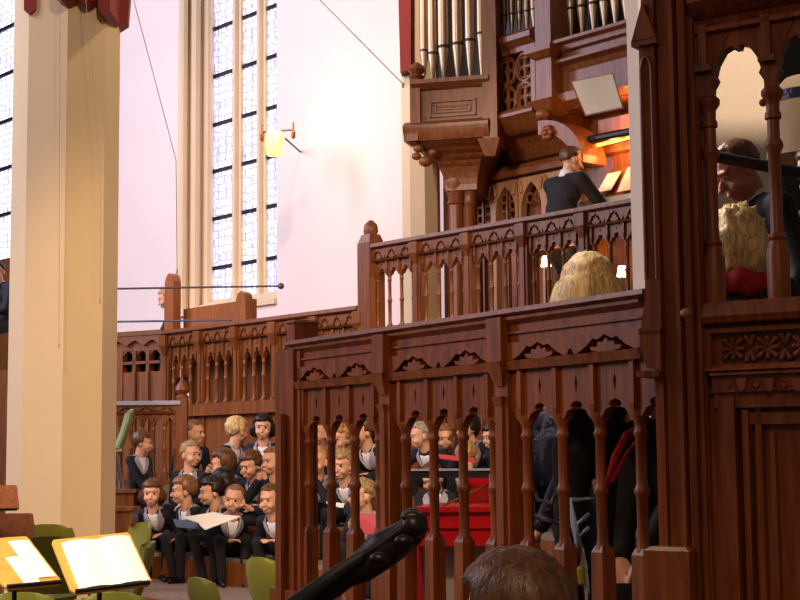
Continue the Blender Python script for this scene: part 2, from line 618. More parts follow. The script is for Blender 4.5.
# ------------------------------------------------------------------ people
def ik(a, c, l1, l2, hint):
    d = c - a
    D = d.length
    mx = (l1 + l2) * 0.995
    if D > mx:
        c = a + d * (mx / D)
        d = c - a
        D = mx
    x = (l1 * l1 - l2 * l2 + D * D) / (2 * D)
    h = math.sqrt(max(0.0, l1 * l1 - x * x))
    n = d.normalized()
    q = hint - n * hint.dot(n)
    q.normalize()
    return a + n * x + q * h, c


def sstep(a, b, x):
    t = max(0.0, min(1.0, (x - a) / (b - a)))
    return t * t * (3 - 2 * t)


HAIR = {   # fringe height, side limit, back limit, fullness, drop below, noise
    'short': dict(fr=0.52, side=-0.10, back=-0.62, full=1.0, drop=0.0, amp=0.10),
    'crop': dict(fr=0.66, side=0.02, back=-0.50, full=0.96, drop=0.0, amp=0.06),
    'mop': dict(fr=0.34, side=-0.38, back=-0.75, full=1.08, drop=0.0, amp=0.16),
    'bob': dict(fr=0.30, side=-0.80, back=-0.95, full=1.08, drop=0.035, amp=0.07),
    'thin': dict(fr=0.80, side=-0.05, back=-0.60, full=0.95, drop=0.0, amp=0.05),
    'long': dict(fr=0.40, side=-0.98, back=-1.1, full=1.20, drop=0.17, amp=0.07, zf=0.5, spread=0.75),
    'shag': dict(fr=0.25, side=-0.9, back=-1.1, full=1.25, drop=0.07, amp=0.28),
    'full': dict(fr=0.42, side=-0.5, back=-0.9, full=1.12, drop=0.03, amp=0.06),
}


def person(label, head, face, skull=0.0, pitch=0.0, tilt=0.0, s=0.74, hs=None, seat=None, floor=None, lean=None, clothes='sailor', hair='brown', style='short',
           hands=None, feet=None, group=None, stand=False, fine=0.0075, ruddy=False, tie=False, fold=None, legs=True, jacket=None, child=True, bend_side=0.0, eyes=True):
    hs = hs or (1.06 if child else 1.0)
    head = Vector(head)
    a = R(face)
    fw = Vector((math.sin(a), -math.cos(a), 0))
    sx = Vector((0, 0, 1)).cross(fw)                       # the figure's own left
    zz = Vector((0, 0, 1))
    # head basis
    ha = R(face + skull)
    hf = Vector((math.sin(ha), -math.cos(ha), 0))
    hl = zz.cross(hf)
    hf = hf * math.cos(R(pitch)) + zz * math.sin(R(pitch))
    hz = hf.cross(hl) * 1.0
    if hz.z < 0: hz = -hz
    if tilt:
        c, n = math.cos(R(tilt)), math.sin(R(tilt))
        hl, hz = hl * c + hz * n, hz * c - hl * n
    TL = 0.50 * s
    hipz = (seat + 0.085 * s) if seat is not None else (floor + 0.93 * s)
    if lean is None:
        cs = (head.z - 0.125 * hs - hipz) / TL
        lean = math.degrees(math.acos(max(0.25, min(0.995, cs))))
    t = (zz * math.cos(R(lean)) + fw * math.sin(R(lean)) + sx * math.sin(R(bend_side))).normalized()
    N = head - hz * (0.118 * hs) - hf * 0.025 - t * 0.015
    H = N - t * TL
    if not stand and seat is not None:                     # keep the hips on the seat
        H.z = hipz
        t = (N - H).normalized()
    k_ = (N - H).length / TL
    tf = (fw - t * fw.dot(t)).normalized()                 # chest front
    sw_ = 0.165 if child else 0.185
    sh = [N - t * 0.06 * s + sx * (g * sw_ * s) for g in (-1, 1)]
    hp = [H + sx * (g * 0.085 * s) - zz * 0.0 for g in (-1, 1)]
    UA, FA, TH, SHN = 0.29 * s, 0.25 * s, 0.44 * s, 0.42 * s
    hands = hands or 'lap'
    W_ = []
    for i, g in enumerate((-1, 1)):
        hh = hands[i] if isinstance(hands, (list, tuple)) else hands
        if isinstance(hh, Vector):
            w = hh
        elif hh == 'lap':
            w = H + fw * 0.30 * s + sx * (g * 0.035 * s) + zz * 0.10 * s
        elif hh == 'knee':
            w = H + fw * 0.38 * s + sx * (g * 0.10 * s) + zz * 0.12 * s
        elif hh == 'ear':
            w = head + hl * (g * 0.145 * hs) - hf * 0.04 - zz * 0.065
        elif hh == 'chin':
            w = head + hf * 0.12 - zz * 0.14 * hs + sx * (g * 0.035)
        elif hh == 'hold':
            w = H + fw * 0.34 * s + sx * (g * 0.13 * s) + zz * 0.30 * s
        elif hh == 'down':
            w = sh[i] - zz * 0.50 * s + sx * (g * 0.06 * s) + fw * 0.04
        elif hh == 'face':
            w = head + hf * 0.13 + hl * (g * 0.05) - zz * 0.05
        elif hh == 'keys':
            w = sh[i] + fw * 0.42 * s - zz * 0.24 * s - sx * (g * 0.02)
        W_.append(w)
    el, wr = [], []
    for i, g in enumerate((-1, 1)):
        e, w = ik(sh[i], W_[i], UA, FA, -fw * 0.5 - zz * 0.7 + sx * (g * 0.55))
        el.append(e)
        wr.append(w)
    kn, an = [], []
    fl = floor if floor is not None else (seat - 0.30)
    for i, g in enumerate((-1, 1)):
        if stand:
            ank = Vector((hp[i].x, hp[i].y, fl + 0.075 * s)) + sx * (g * 0.02) + fw * (0.03 * g)
        else:
            ft = feet if feet is not None else 0.42
            ank = Vector((hp[i].x, hp[i].y, fl + 0.075 * s)) + fw * (ft * s + 0.03 * g * s) + sx * (g * 0.02 * s)
        k, an_ = ik(hp[i], ank, TH, SHN, fw * 0.8 + zz * (0.7 if not stand else 0.0) + sx * (g * 0.15))
        kn.append(k)
        an.append(an_)
    # ---- body: one continuous skin of head, neck, core, arms, hands and shins
    b = MB()
    B = (hl, hf, hz)

    def L(x, y, z):
        return head + (hl * x + hf * y + hz * z) * hs
    b.ball(L(0, -0.014, 0.028), 0.074 * hs, 0.092 * hs, 0.084 * hs, B)
    if child:
        b.ball(L(0, 0.020, -0.026), 0.062 * hs, 0.063 * hs, 0.070 * hs, B)
        b.ball(L(0, 0.046, -0.073), 0.032 * hs, 0.032 * hs, 0.024 * hs, B)
        b.caps(L(0, 0.086, -0.008), L(0, 0.097, -0.032), 0.008 * hs, 0.0115 * hs)
    else:
        b.ball(L(0, 0.022, -0.03), 0.060 * hs, 0.062 * hs, 0.078 * hs, B)
        b.ball(L(0, 0.046, -0.082), 0.036 * hs, 0.032 * hs, 0.026 * hs, B)
        b.caps(L(0, 0.084, -0.002), L(0, 0.104, -0.034), 0.008 * hs, 0.0135 * hs)
    b.ball(L(0, 0.082, -0.064), 0.020 * hs, 0.011 * hs, 0.0085 * hs, B)
    b.ball(L(0, 0.073, 0.026), 0.046 * hs, 0.014 * hs, 0.010 * hs, B)
    for g in (-1, 1):
        b.ball(L(g * 0.036, 0.058, -0.036), 0.024 * hs, B=B)
        b.ball(L(g * 0.076, -0.008, -0.012), 0.011 * hs, 0.019 * hs, 0.031 * hs, B)
    b.caps(L(0, -0.02, -0.06), N - t * 0.03 * s, 0.047 * hs, 0.05 * hs)
    b.caps(N - t * 0.05 * s, H, 0.07 * s, 0.08 * s)
    for i, g in enumerate((-1, 1)):
        b.caps(N - t * 0.06 * s, sh[i], 0.05 * s, 0.042 * s)
        b.caps(sh[i], el[i], 0.040 * s, 0.034 * s)
        b.caps(el[i], wr[i], 0.033 * s, 0.024 * s)
        fd = (wr[i] - el[i]).normalized()
        hh = hands[i] if isinstance(hands, (list, tuple)) else hands
        pal = (-tf if hh in ('ear', 'face', 'chin') else zz)
        pal = (pal - fd * pal.dot(fd)).normalized()
        sd = fd.cross(pal) * (1 if g > 0 else -1)
        hsz = s * (1.05 if child else 1.0)
        if sd.dot(sx) * g > 0: sd = -sd                    # thumb lies on the inner side
        pc = wr[i] + fd * 0.05 * hsz
        b.ball(pc, 0.038 * hsz, 0.048 * hsz, 0.016 * hsz, (sd, fd, pal))
        b.caps(wr[i], pc, 0.022 * hsz, 0.018 * hsz)
        for q in range(4):
            o = wr[i] + fd * 0.088 * hsz + sd * ((1.5 - q) * 0.018 * hsz)
            ln = (0.036, 0.042, 0.039, 0.030)[q] * hsz
            m1 = o + fd * ln * 0.9 - pal * ln * 0.30
            m2 = m1 + fd * ln * 0.55 - pal * ln * 0.75
            b.caps(wr[i] + fd * 0.06 * hsz + sd * ((1.5 - q) * 0.016 * hsz), o, 0.009 * hsz, 0.0088 * hsz)
            b.caps(o, m1, 0.0088 * hsz, 0.0078 * hsz)
            b.caps(m1, m2, 0.0078 * hsz, 0.0066 * hsz)
        th = wr[i] + fd * 0.03 * hsz + sd * 0.03 * hsz
        t1 = th + fd * 0.03 * hsz + sd * 0.022 * hsz - pal * 0.01 * hsz
        b.caps(wr[i] + fd * 0.02 * hsz + sd * 0.012 * hsz, th, 0.013 * hsz, 0.0115 * hsz)
        b.caps(th, t1, 0.0115 * hsz, 0.0095 * hsz)
        b.caps(t1, t1 + fd * 0.026 * hsz - pal * 0.008, 0.0095 * hsz, 0.008 * hsz)
        if legs:
            b.caps(H, hp[i], 0.075 * s, 0.07 * s)
            b.caps(hp[i], kn[i], 0.066 * s, 0.045 * s)
            b.caps(kn[i], an[i], 0.043 * s, 0.03 * s)
    bv = voxel(b, fine, 3, 0.5)
    # lips take their own colour
    bv.m = []
    for f in bv.f:
        c = sum((bv.v[i] for i in f), Vector()) / len(f) - head
        x, y, z = c.dot(hl) / hs, c.dot(hf) / hs, c.dot(hz) / hs
        bv.m.append(1 if (y > 0.072 and abs(x) < 0.024 and abs(z + 0.064) < 0.0085) else 0)
    lo = min(p.z for p in bv.v)
    off = Vector((H.x, H.y, lo))
    root = bpy.data.objects.new('person', bv.mesh('person', [M['skin_red' if ruddy else 'skin'], M['lip']], off, 'all'))
    COL.objects.link(root)
    root.location = off
    tag(root, label, 'person', group)
    # ---- eyes
    if eyes:
        for g in (-1, 1):
            e = MB()
            c = L(g * 0.029, 0.0745, 0.004)
            e.ball(c, 0.0095 * hs, B=B)
            me_f = []
            for f in e.f:
                d = (sum((e.v[i] for i in f), Vector()) / 3 - c).normalized()
                me_f.append(1 if d.dot(hf) > 0.35 else 0)
            e.m = me_f
            part('eye', e, [M['eye_white'], M['iris']], root, smooth='all')
    # ---- hair
    st = HAIR[style]
    hb = MB()
    nu, nv = 44, 30
    vs = []
    for j in range(nv + 1):
        th = math.pi * j / nv
        for i in range(nu):
            ph = 2 * math.pi * i / nu
            d = Vector((math.sin(th) * math.sin(ph), math.sin(th) * math.cos(ph), math.cos(th)))   # x, front, z
            # hairline
            front = d.y
            lim = st['fr'] if front > 0.45 else (st['side'] if front > -0.15 else st['back'])
            if -0.15 < front <= 0.45:
                k = sstep(0.22, 0.45, front)
                lim = st['side'] * (1 - k) + st['fr'] * k
            elif front <= -0.15:
                k = sstep(-0.15, -0.45, front)
                lim = st['side'] * (1 - k) + st['back'] * k
            wob = 0.10 * noise.noise(Vector((ph * 2.2, label.__len__() * 0.37, 0)))
            inh = sstep(lim - 0.05 + wob, lim + 0.05 + wob, d.z)
            q = Vector((d.x * 7, d.y * 7, d.z * st.get('zf', 2.4))) + Vector((len(label) * 1.7, 0, 0))
            am = 1 + st['amp'] * (noise.noise(q) * 0.75 + noise.noise(q * 2.7) * 0.4)
            r = (0.80 * (1 - inh) + st['full'] * am * inh)
            z = d.z
            p = Vector((d.x * 0.084 * r, -0.016 + d.y * 0.102 * r, 0.032 + d.z * 0.092 * r))
            if z < 0.1 and inh > 0.3:
                p.z -= st['drop'] * sstep(0.1, -0.9, z)
                if st['drop'] > 0.03:
                    p.x *= 1 + st.get('spread', 0.5) * sstep(0.25, -0.6, z)
                    p.y = p.y * (1 + 0.2 * sstep(0.1, -0.9, z)) - 0.01
            vs.append(L(p.x, p.y, p.z))
    fs = []
    for j in range(nv):
        for i in range(nu):
            fs.append((j * nu + i, j * nu + (i + 1) % nu, (j + 1) * nu + (i + 1) % nu, (j + 1) * nu + i))
    hb.add(vs, [f[::-1] for f in fs])
    part('hair', hb, M['hair_' + hair], root, smooth='all')
    # ---- jacket
    jm = jacket or {'sailor': M['navy'], 'suit': M['suit'], 'coat': M['suit']}.get(clothes, M['navy'])
    j = MB()
    Bt = (sx, tf, t)
    ad = 1.0 if child else 1.14
    j.ball(H + t * 0.06 * s * k_, 0.150 * s, 0.105 * s * ad, 0.13 * s * k_, Bt)
    j.ball(H + t * 0.21 * s * k_, 0.140 * s * ad, 0.100 * s * ad, 0.16 * s * k_, Bt)
    j.ball(H + t * 0.355 * s * k_, 0.160 * s * ad, 0.108 * s * ad, 0.135 * s * k_, Bt)
    j.caps(sh[0], sh[1], 0.066 * s, 0.066 * s)
    j.caps(N - t * 0.030 * s, N - t * 0.09 * s, 0.066 * s, 0.09 * s)
    for i, g in enumerate((-1, 1)):
        j.caps(N - t * 0.045 * s, sh[i], 0.062 * s, 0.062 * s)
    for i, g in enumerate((-1, 1)):
        j.caps(sh[i], el[i], 0.063 * s, 0.054 * s)
        j.caps(el[i], wr[i] - (wr[i] - el[i]).normalized() * 0.015, 0.053 * s, 0.040 * s)
    jv = voxel(j, 0.013 if child else 0.014, 2)
    jk = part('jacket', jv, jm, root, smooth='all')
    # ---- trousers and shoes
    if legs:
        tr = MB()
        tr.ball(H, 0.145 * s, 0.110 * s, 0.095 * s, (sx, fw, zz))
        for i in range(2):
            tr.caps(hp[i], kn[i], 0.085 * s, 0.062 * s)
            tr.caps(kn[i], an[i] + zz * 0.005, 0.060 * s, 0.050 * s)
        part('trousers', voxel(tr, 0.014, 2), M['trouser'], root, smooth='all')
        for i in range(2):
            sb = MB()
            base = an[i] - zz * 0.045 * s
            sb.caps(base - fw * 0.03 * s, base + fw * 0.13 * s, 0.036 * s, 0.030 * s)
            sb.ball(an[i] - zz * 0.02 * s, 0.038 * s, 0.048 * s, 0.042 * s, (sx, fw, zz))
            zmin = an[i].z - 0.075 * s
            sv = voxel(sb, 0.009, 2)
            for p in sv.v:
                p.z = max(p.z, zmin)
            part('shoe', sv, M['shoe'], root, smooth='all')
    # ---- collars
    nb_ = N - t * 0.035 * s

    def on_chest(ax, down):                                # point on the jacket front
        tp = down / s + 0.03
        a_ = ax / s
        rt = lambda x: math.sqrt(max(0.0, x))
        y = max(0.108 * ad * rt(1 - ((tp - 0.145 * k_) / (0.135 * k_)) ** 2 - (a_ / (0.16 * ad)) ** 2), 0.066 * rt(1 - ((tp - 0.06) / 0.066) ** 2),
                0.09 * rt(1 - ((tp - 0.09) / 0.09) ** 2 - (a_ / 0.09) ** 2))
        return N - t * (tp * s) + sx * ax + tf * (y * s + 0.003)
    if clothes == 'sailor':
        sh_ = MB()
        vv = []
        for dn in range(9):
            dd = (-0.012 + 0.20 * dn / 8) * s
            ww = (0.060 - 0.052 * dn / 8) * s
            for xi in range(5):
                p_ = on_chest(ww * (xi - 2) / 2, dd) + tf * 0.002
                vv.append(p_)
        nn_ = len(vv)
        vv += [p_ - tf * 0.02 for p_ in vv]
        ff = []
        for dn in range(8):
            for xi in range(4):
                k0 = dn * 5 + xi
                ff += [(k0, k0 + 5, k0 + 6, k0 + 1), (nn_ + k0, nn_ + k0 + 1, nn_ + k0 + 6, nn_ + k0 + 5)]
            ff += [(dn * 5, nn_ + dn * 5, nn_ + dn * 5 + 5, dn * 5 + 5), (dn * 5 + 4, dn * 5 + 9, nn_ + dn * 5 + 9, nn_ + dn * 5 + 4)]
        ff += [(0, 1, 2, 3, 4, nn_ + 4, nn_ + 3, nn_ + 2, nn_ + 1, nn_), (40, nn_ + 40, nn_ + 41, nn_ + 42, nn_ + 43, nn_ + 44, 44, 43, 42, 41)]
        sh_.add(vv, ff)
        part('shirt', sh_, M['shirt'], root, smooth=60)
        cb = MB()
        path_v = []
        for g in (-1, 1):
            pts = [N - t * 0.02 * s - tf * 0.085 * s + sx * (g * 0.03 * s), N - t * 0.005 * s - tf * 0.03 * s + sx * (g * 0.095 * s), N - t * 0.03 * s + tf * 0.05 * s + sx * (g * 0.100 * s),
                   on_chest(g * 0.075 * s, 0.075 * s), on_chest(g * 0.040 * s, 0.15 * s), on_chest(g * 0.008 * s, 0.215 * s)]
            wd = [0.030 * s, 0.036 * s, 0.036 * s, 0.034 * s, 0.028 * s, 0.012 * s]
            # two flat stripes side by side
            vs2 = []
            for i, p in enumerate(pts):
                tg = (pts[min(i + 1, 5)] - pts[max(i - 1, 0)]).normalized()
                outn = (p - (H + t * 0.38 * s))
                outn = (outn - tg * outn.dot(tg)).normalized()
                sd = tg.cross(outn)
                for q in (-1, 1):
                    for hgt in (0.012, -0.006):
                        vs2.append(p + sd * (q * wd[i]) + outn * hgt * s)
            f2 = []
            for i in range(5):
                k = i * 4
                f2 += [(k, k + 4, k + 6, k + 2), (k + 1, k + 3, k + 7, k + 5), (k, k + 1, k + 5, k + 4), (k + 2, k + 6, k + 7, k + 3)]
            f2 += [(0, 2, 3, 1), (20, 21, 23, 22)]
            cb.add(vs2, f2)
        c_back = N - t * 0.10 * s - tf * 0.100 * s
        cb.ball(c_back, 0.11 * s, 0.014 * s, 0.085 * s, Bt)
        part('collar', cb, M['collar'], root, smooth=60)
    elif clothes == 'suit':
        cb = MB()
        F_ring = []
        for k in range(14):
            aa = 2 * math.pi * k / 14
            F_ring.append((math.sin(aa), math.cos(aa)))
        vs2 = []
        for hgt, rr in ((-0.035, 0.066), (0.0, 0.061), (0.035, 0.056), (0.035, 0.050), (-0.035, 0.058)):
            for x, y in F_ring:
                vs2.append(N + t * hgt * s + sx * (x * rr * s * 1.02) + tf * (y * rr * s * 1.05) - tf * 0.0 + t * (-0.03 * s * max(0, y)))
        f2 = []
        for r_ in range(5):
            for k in range(14):
                f2.append((r_ * 14 + k, r_ * 14 + (k + 1) % 14, ((r_ + 1) % 5) * 14 + (k + 1) % 14, ((r_ + 1) % 5) * 14 + k))
        cb.add(vs2, f2)
        cb.ball(N - t * 0.11 * s + tf * 0.058 * s, 0.052 * s, 0.055 * s, 0.12 * s, Bt)
        part('shirt', cb, M['shirt'], root, smooth='all')
        lp = MB()
        for g in (-1, 1):
            lp.tube([N - t * 0.0 * s + sx * (g * 0.07 * s) - tf * 0.01, N - t * 0.06 * s + sx * (g * 0.072 * s) + tf * 0.075 * s, on_chest(g * 0.045 * s, 0.13 * s), on_chest(g * 0.012 * s, 0.26 * s)],
                    [0.02 * s, 0.03 * s, 0.03 * s, 0.012 * s], 8, 0.5)
        part('lapel', lp, jm, root, smooth='all')
        if tie:
            tb = MB()
            tb.tube([N + tf * 0.062 * s - t * 0.03 * s, N + tf * 0.10 * s - t * 0.12 * s, on_chest(0, 0.22 * s)], [0.018 * s, 0.022 * s, 0.026 * s], 8, 0.5)
            part('tie', tb, M['tie'], root, smooth='all')
    root['_hands'] = 0
    del root['_hands']
    return root, dict(wr=wr, H=H, N=N, fw=fw, sx=sx, kn=kn, t=t, sh=sh, hf=hf, hl=hl, hz=hz)


# ------------------------------------------------------------------ survey lines of the church
UA_DIR = Vector((1310, -1500, 0)).normalized()            # run of the north gallery, far left to near right
NA = Vector((0, 0, 1)).cross(UA_DIR)                      # away from the viewer


def on_plane(px, n):                                      # distance at which a photo column meets the plane NA.p = n
    d = ray(px, 459)
    return n / (NA.x * d.x / d.y + NA.y)


def hit(F, px, py, v=0.0):                                # (u, z) where a photo point meets the plane v of a frame
    d = ray(px, py)
    o = F(0, v, 0)
    t = (o - EYE).dot(F.v) / d.dot(F.v)
    p = EYE + d * t
    return (p - F.o).dot(F.u), p.z


N_RAIL = 8.62
N_WALL = 11.4

# ------------------------------------------------------------------ setting
mb = MB()
mb.box(WORLD, -14, 10, -3, 30, -0.2, 0)
struct('floor', mb, M['floor'])

WF = Frame(P(240, 459, on_plane(240, N_WALL)), UA_DIR)
uw0, zsill = hit(WF, 177, 300)
uw1, _ = hit(WF, 277, 300)
_, zsill = hit(WF, 277, 299)
uL, _ = hit(WF, 14, 300)
uR = hit(WF, 690, 300)[0]
mb = MB()
mb.box(WF, uL, uw0, 0, 0.9, 0, 13)
mb.box(WF, uw0, uw1, 0, 0.9, 0, zsill)
mb.box(WF, uw1, uR, 0, 0.9, 0, 13)
mb.box(WF, uw0, uw1, 0, 0.9, 11.5, 13)
struct('wall_back', mb, M['plaster'])
# stone jamb mouldings and sill of the tall window
mb = MB()
for k, (du, v, r) in enumerate(((0.02, 0.06, 0.07), (0.06, 0.24, 0.08), (0.10, 0.42, 0.07))):
    mb.tube([WF(uw0 + du, v, zsill), WF(uw0 + du, v, 11.5)], r, 10)
mb.sweep(WF, [(-0.05, zsill - 0.06), (-0.05, zsill), (0.6, zsill + 0.22), (0.6, zsill - 0.06)], uw0, uw1)
struct('trim_1', mb, M['stone'], 35)

win = struct('window_1', MB().box(WF, uw0, uw1, 0.62, 0.66, zsill, 11.5), M['glass'])
VW = 0.57
mull = [hit(WF, x, 200, VW)[0] for x in (237.5, 262)]
mull.append(2 * mull[1] - mull[0])
for u in mull:
    mb = MB()
    mb.prism(Frame(WF(u, VW, 0), WF.u), [(-0.075, zsill), (0.075, zsill), (0.075, 11.5), (-0.075, 11.5)], 0.0, 0.10)
    mb.frustum(WF, u, VW, zsill, 11.5, 0.03, 0.03, 0.07, 0.07)
    part('mullion', mb, M['stone'], win, smooth=None)
zb = [hit(WF, 225, y, VW)[1] for y in (286, 266, 216, 168, 121, 72, 24, -24)]
for z in zb[1:]:
    part('saddle_bar', MB().box(WF, uw0 - 0.1, uw1, VW + 0.02, VW + 0.06, z - 0.027, z + 0.027), M['iron'], win, smooth=None)

# the neighbouring window at the far left
WF2u0, WF2u1 = hit(WF, -70, 200, 0.4)[0], hit(WF, 20, 200, 0.4)[0]
zs2 = hit(WF, 5, 262, 0.4)[1]
win2 = struct('window_2', MB().box(WF, WF2u0, WF2u1, 0.42, 0.46, zs2, 11.5), M['glass_bright'])
for y in (28, 74, 121, 168, 214):
    z = hit(WF, 8, y, 0.4)[1]
    part('saddle_bar', MB().box(WF, WF2u0, WF2u1, 0.36, 0.40, z - 0.03, z + 0.03), M['iron'], win2, smooth=None)
struct('wall_left', MB().box(WF, WF2u0 - 2, uL, 0.2, 0.9, 0, zs2), M['oak_choir'])

# gallery floors and fronts
GF = Frame(P(240, 459, on_plane(240, N_RAIL)), UA_DIR)
zg = 2.62
gu0, gu1 = hit(GF, 372, 247)[0], hit(GF, 760, 200)[0]
zrail = hit(GF, 370, 246)[1]
mb = MB()
mb.box(GF, gu0 - 0.02, gu1, 0.06, 2.78, 0, zg)
mb.box(GF, hit(GF, 100, 330)[0], gu0 - 0.02, 0.3, 2.78, 0, 2.05)
struct('floor_gallery', mb, M['oak_choir'])
mb = MB()
for k in range(9):
    a = gu0 + k * (gu1 - gu0) / 9
    b = gu0 + (k + 1) * (gu1 - gu0) / 9
    mb.box(GF, a + 0.02, a + 0.10, 0.02, 0.06, 0.6, zg)
    mb.box(GF, b - 0.10, b - 0.02, 0.02, 0.06, 0.6, zg)
    mb.box(GF, a + 0.10, b - 0.10, 0.02, 0.06, zg - 0.2, zg)
    mb.box(GF, a + 0.10, b - 0.10, 0.02, 0.06, 0.6, 0.75)
struct('trim_2', mb, M['oak_choir'])

# choir risers
ra, rb = hit(GF, 112, 500, -1.2)[0], hit(GF, 600, 500, -1.2)[0]
ZP, ZS = 0.58, (0.80, 1.06, 1.32)
VR = (7.0 - N_RAIL, 7.5 - N_RAIL, 8.0 - N_RAIL)
mb = MB()
mb.box(GF, ra, rb, VR[0] - 0.78, VR[0] + 0.05, 0, ZP)
mb.box(GF, ra + 0.1, rb, VR[0] + 0.05, VR[1] + 0.05, 0, ZS[0])
mb.box(GF, ra + 0.2, rb, VR[1] + 0.05, VR[2] + 0.0, 0, ZS[1])
mb.box(GF, ra + 0.3, rb, VR[2] + 0.0, -0.06, 0, ZS[2])
struct('floor_choir', mb, [M['step']])
mb = MB()
for v, z in ((VR[0] - 0.78, ZP), (VR[0] + 0.05, ZS[0]), (VR[1] + 0.05, ZS[1]), (VR[2] + 0.0, ZS[2])):
    mb.box(GF, ra, rb, v - 0.03, v, z - (0.22 if z > 0.6 else 0.58), z - 0.03)
struct('trim_3', mb, M['oak_choir'])
# platform behind the near screen, and the one for the players on the left
mb = MB()
mb.box(WORLD, 0.2, 2.6, 5.75, 8.4, 0, 0.62)
struct('floor_platform', mb, M['floor'])
mb = MB()
mb.box(WORLD, -3.6, -1.52, 8.7, 10.8, 0, 0.34)
struct('floor_dais', mb, M['floor'])


# ------------------------------------------------------------------ pillars
def octagon(c, r, z0, z1, rot=0.0):
    mb = MB()
    mb.lathe(Frame(c, (1, 0, 0)), 0, 0, [(r, z0), (r, z1)], 8, rot)
    return mb


c = P(61.5, 459, 12.0)
view = math.atan2(c.x, c.y)
pil = thing('pillar', (c.x, c.y, 0), 'tall cream octagonal pillar standing left behind the music stands', 'pillar')
part('shaft', octagon(c, 0.425, 0, 9, -math.pi / 2 - view), M['stone'], pil, smooth=None)
part('base', octagon(c, 0.50, 0, 0.35, -math.pi / 2 - view), M['stone'], pil, smooth=None)
PFr = Frame(c, (math.cos(view), -math.sin(view), 0))
for k, (x0, x1, yb) in enumerate(((21, 33, 11), (58, 75, 6), (80, 92, 4), (96, 108, 12))):
    p0, p1 = P(x0, -30, 11.5), P(x1, -30, 11.5)
    pm = P((x0 + x1) / 2, yb, 11.5)
    F = Frame(p0, p1 - p0)
    w = (p1 - p0).length
    dv = abs((x0 + x1) / 2 - 65) / 40 * 0.28
    mb = MB()
    mb.prism(F, [(0, pm.z + 0.045), (w / 2, pm.z), (w, pm.z + 0.045), (w, pm.z + 0.6), (0, pm.z + 0.6)], -0.16 + dv, 0.25 + dv)
    part('painted_rib', mb, M['red_paint'], pil, smooth=None)
mb = MB()
pa, pb_ = P(118, 31, 12.1), P(131, 24, 12.1)
F = Frame(P(117, 30, 12.1), (1, 0.1, 0))
mb.prism(F, [(0, pa.z), (0.09, pa.z + 0.06), (0.11, pa.z + 0.35), (0.4, pa.z + 1.6), (0.1, pa.z + 1.6), (0, pa.z + 0.3)], -0.05, 0.1)
part('painted_rib', mb, M['red_paint'], pil, smooth=None)

c = P(743, 459, 9.2)
pr = thing('pillar', (c.x, c.y, 0), 'broad whitewashed pillar behind the bowed man in the carved arcade', 'pillar')
part('shaft', octagon(c, 0.655, 0, 9, R(-68)), M['stone_white'], pr, smooth=None)
part('base', octagon(c, 0.75, 0, 0.4, R(-68)), M['stone_white'], pr, smooth=None)
c = P(424, 459, 15.7)
pe = thing('pillar', (c.x, c.y, zg), 'slim cream pier rising beside the organ tower', 'pillar')
part('shaft', octagon(c, 0.205, zg, 9.5, R(-80)), M['stone'], pe, smooth=None)
a = P(405, 72, 15.4)
F = Frame(a, (1, -0.1, 0))
mb = MB()
mb.prism(F, [(-0.05, a.z), (0.06, a.z + 0.03), (0.09, a.z + 3), (-0.10, a.z + 3)], 0, 0.2)
part('painted_rib', mb, M['red_paint'], pe, smooth=None)

# ------------------------------------------------------------------ organ gallery balustrade
S_RAIL = dict(z=(0.045, 0.05, 0.145, 0.16, 0.225, 0.29, 0.52, 0.74, 0.82), s=1.15, post=0.088, leaf=3, r=0.0165, over=0.03)
LR = hit(GF, 651, 200)[0] - gu0
rf = GF.shifted(gu0)
q = rf(0, 0, zrail - 0.87)
t = thing('gallery_balustrade', q, 'carved oak balustrade of the raised organ gallery', 'balustrade')
balustrade(t, rf, LR, zrail, 5, 4, S_RAIL, M['oak_case'], posts=range(1, 6))
mb = MB()
mb.box(rf, -0.10, 0.07, -0.09, 0.09, zg, zrail + 0.02)
mb.frustum(rf, -0.015, 0, zrail + 0.02, zrail + 0.10, 0.085, 0.06)
mb.lathe(rf, -0.015, 0, [(0.055, zrail + 0.09), (0.07, zrail + 0.13), (0.06, zrail + 0.19), (0.02, zrail + 0.23)], 10)
mb.frustum(rf, -0.10, 0, zrail - 0.28, zrail - 0.08, 0.02, 0.05, 0.04, 0.05)
part('end_post', mb, M['oak_case'], t)

# back choir parapet, lower, on the same line
bu0, zb0 = hit(GF, 170, 329)
bF = GF.shifted(bu0)
zb1 = hit(GF, 240, 322)[1]
S_BACK = dict(z=(0.05, 0.055, 0.16, 0.175, 0.27, 0.36, 0.55, 0.78, 0.80), s=1.3, post=0.10, leaf=3, r=0.019, over=0.0, plinth=1.0)
t = thing('choir_parapet', bF(0, 0, 1.0), 'long carved oak parapet behind the rows of choirboys', 'balustrade')
balustrade(t, bF, gu0 - bu0 - 0.12, zb1, 5, 4, S_BACK, M['oak_choir'])
mb = MB()
mb.box(bF, 0, gu0 - bu0 - 0.12, -0.10, 0.08, zb1 - 0.92, zb1 - 0.80)
part('ledge', mb, M['oak_choir'], t)
part('backboard', MB().box(bF, 0.03, gu0 - bu0 - 0.15, 0.24, 0.27, 1.9, zb1 - 0.22), M['oak_choir'], t)

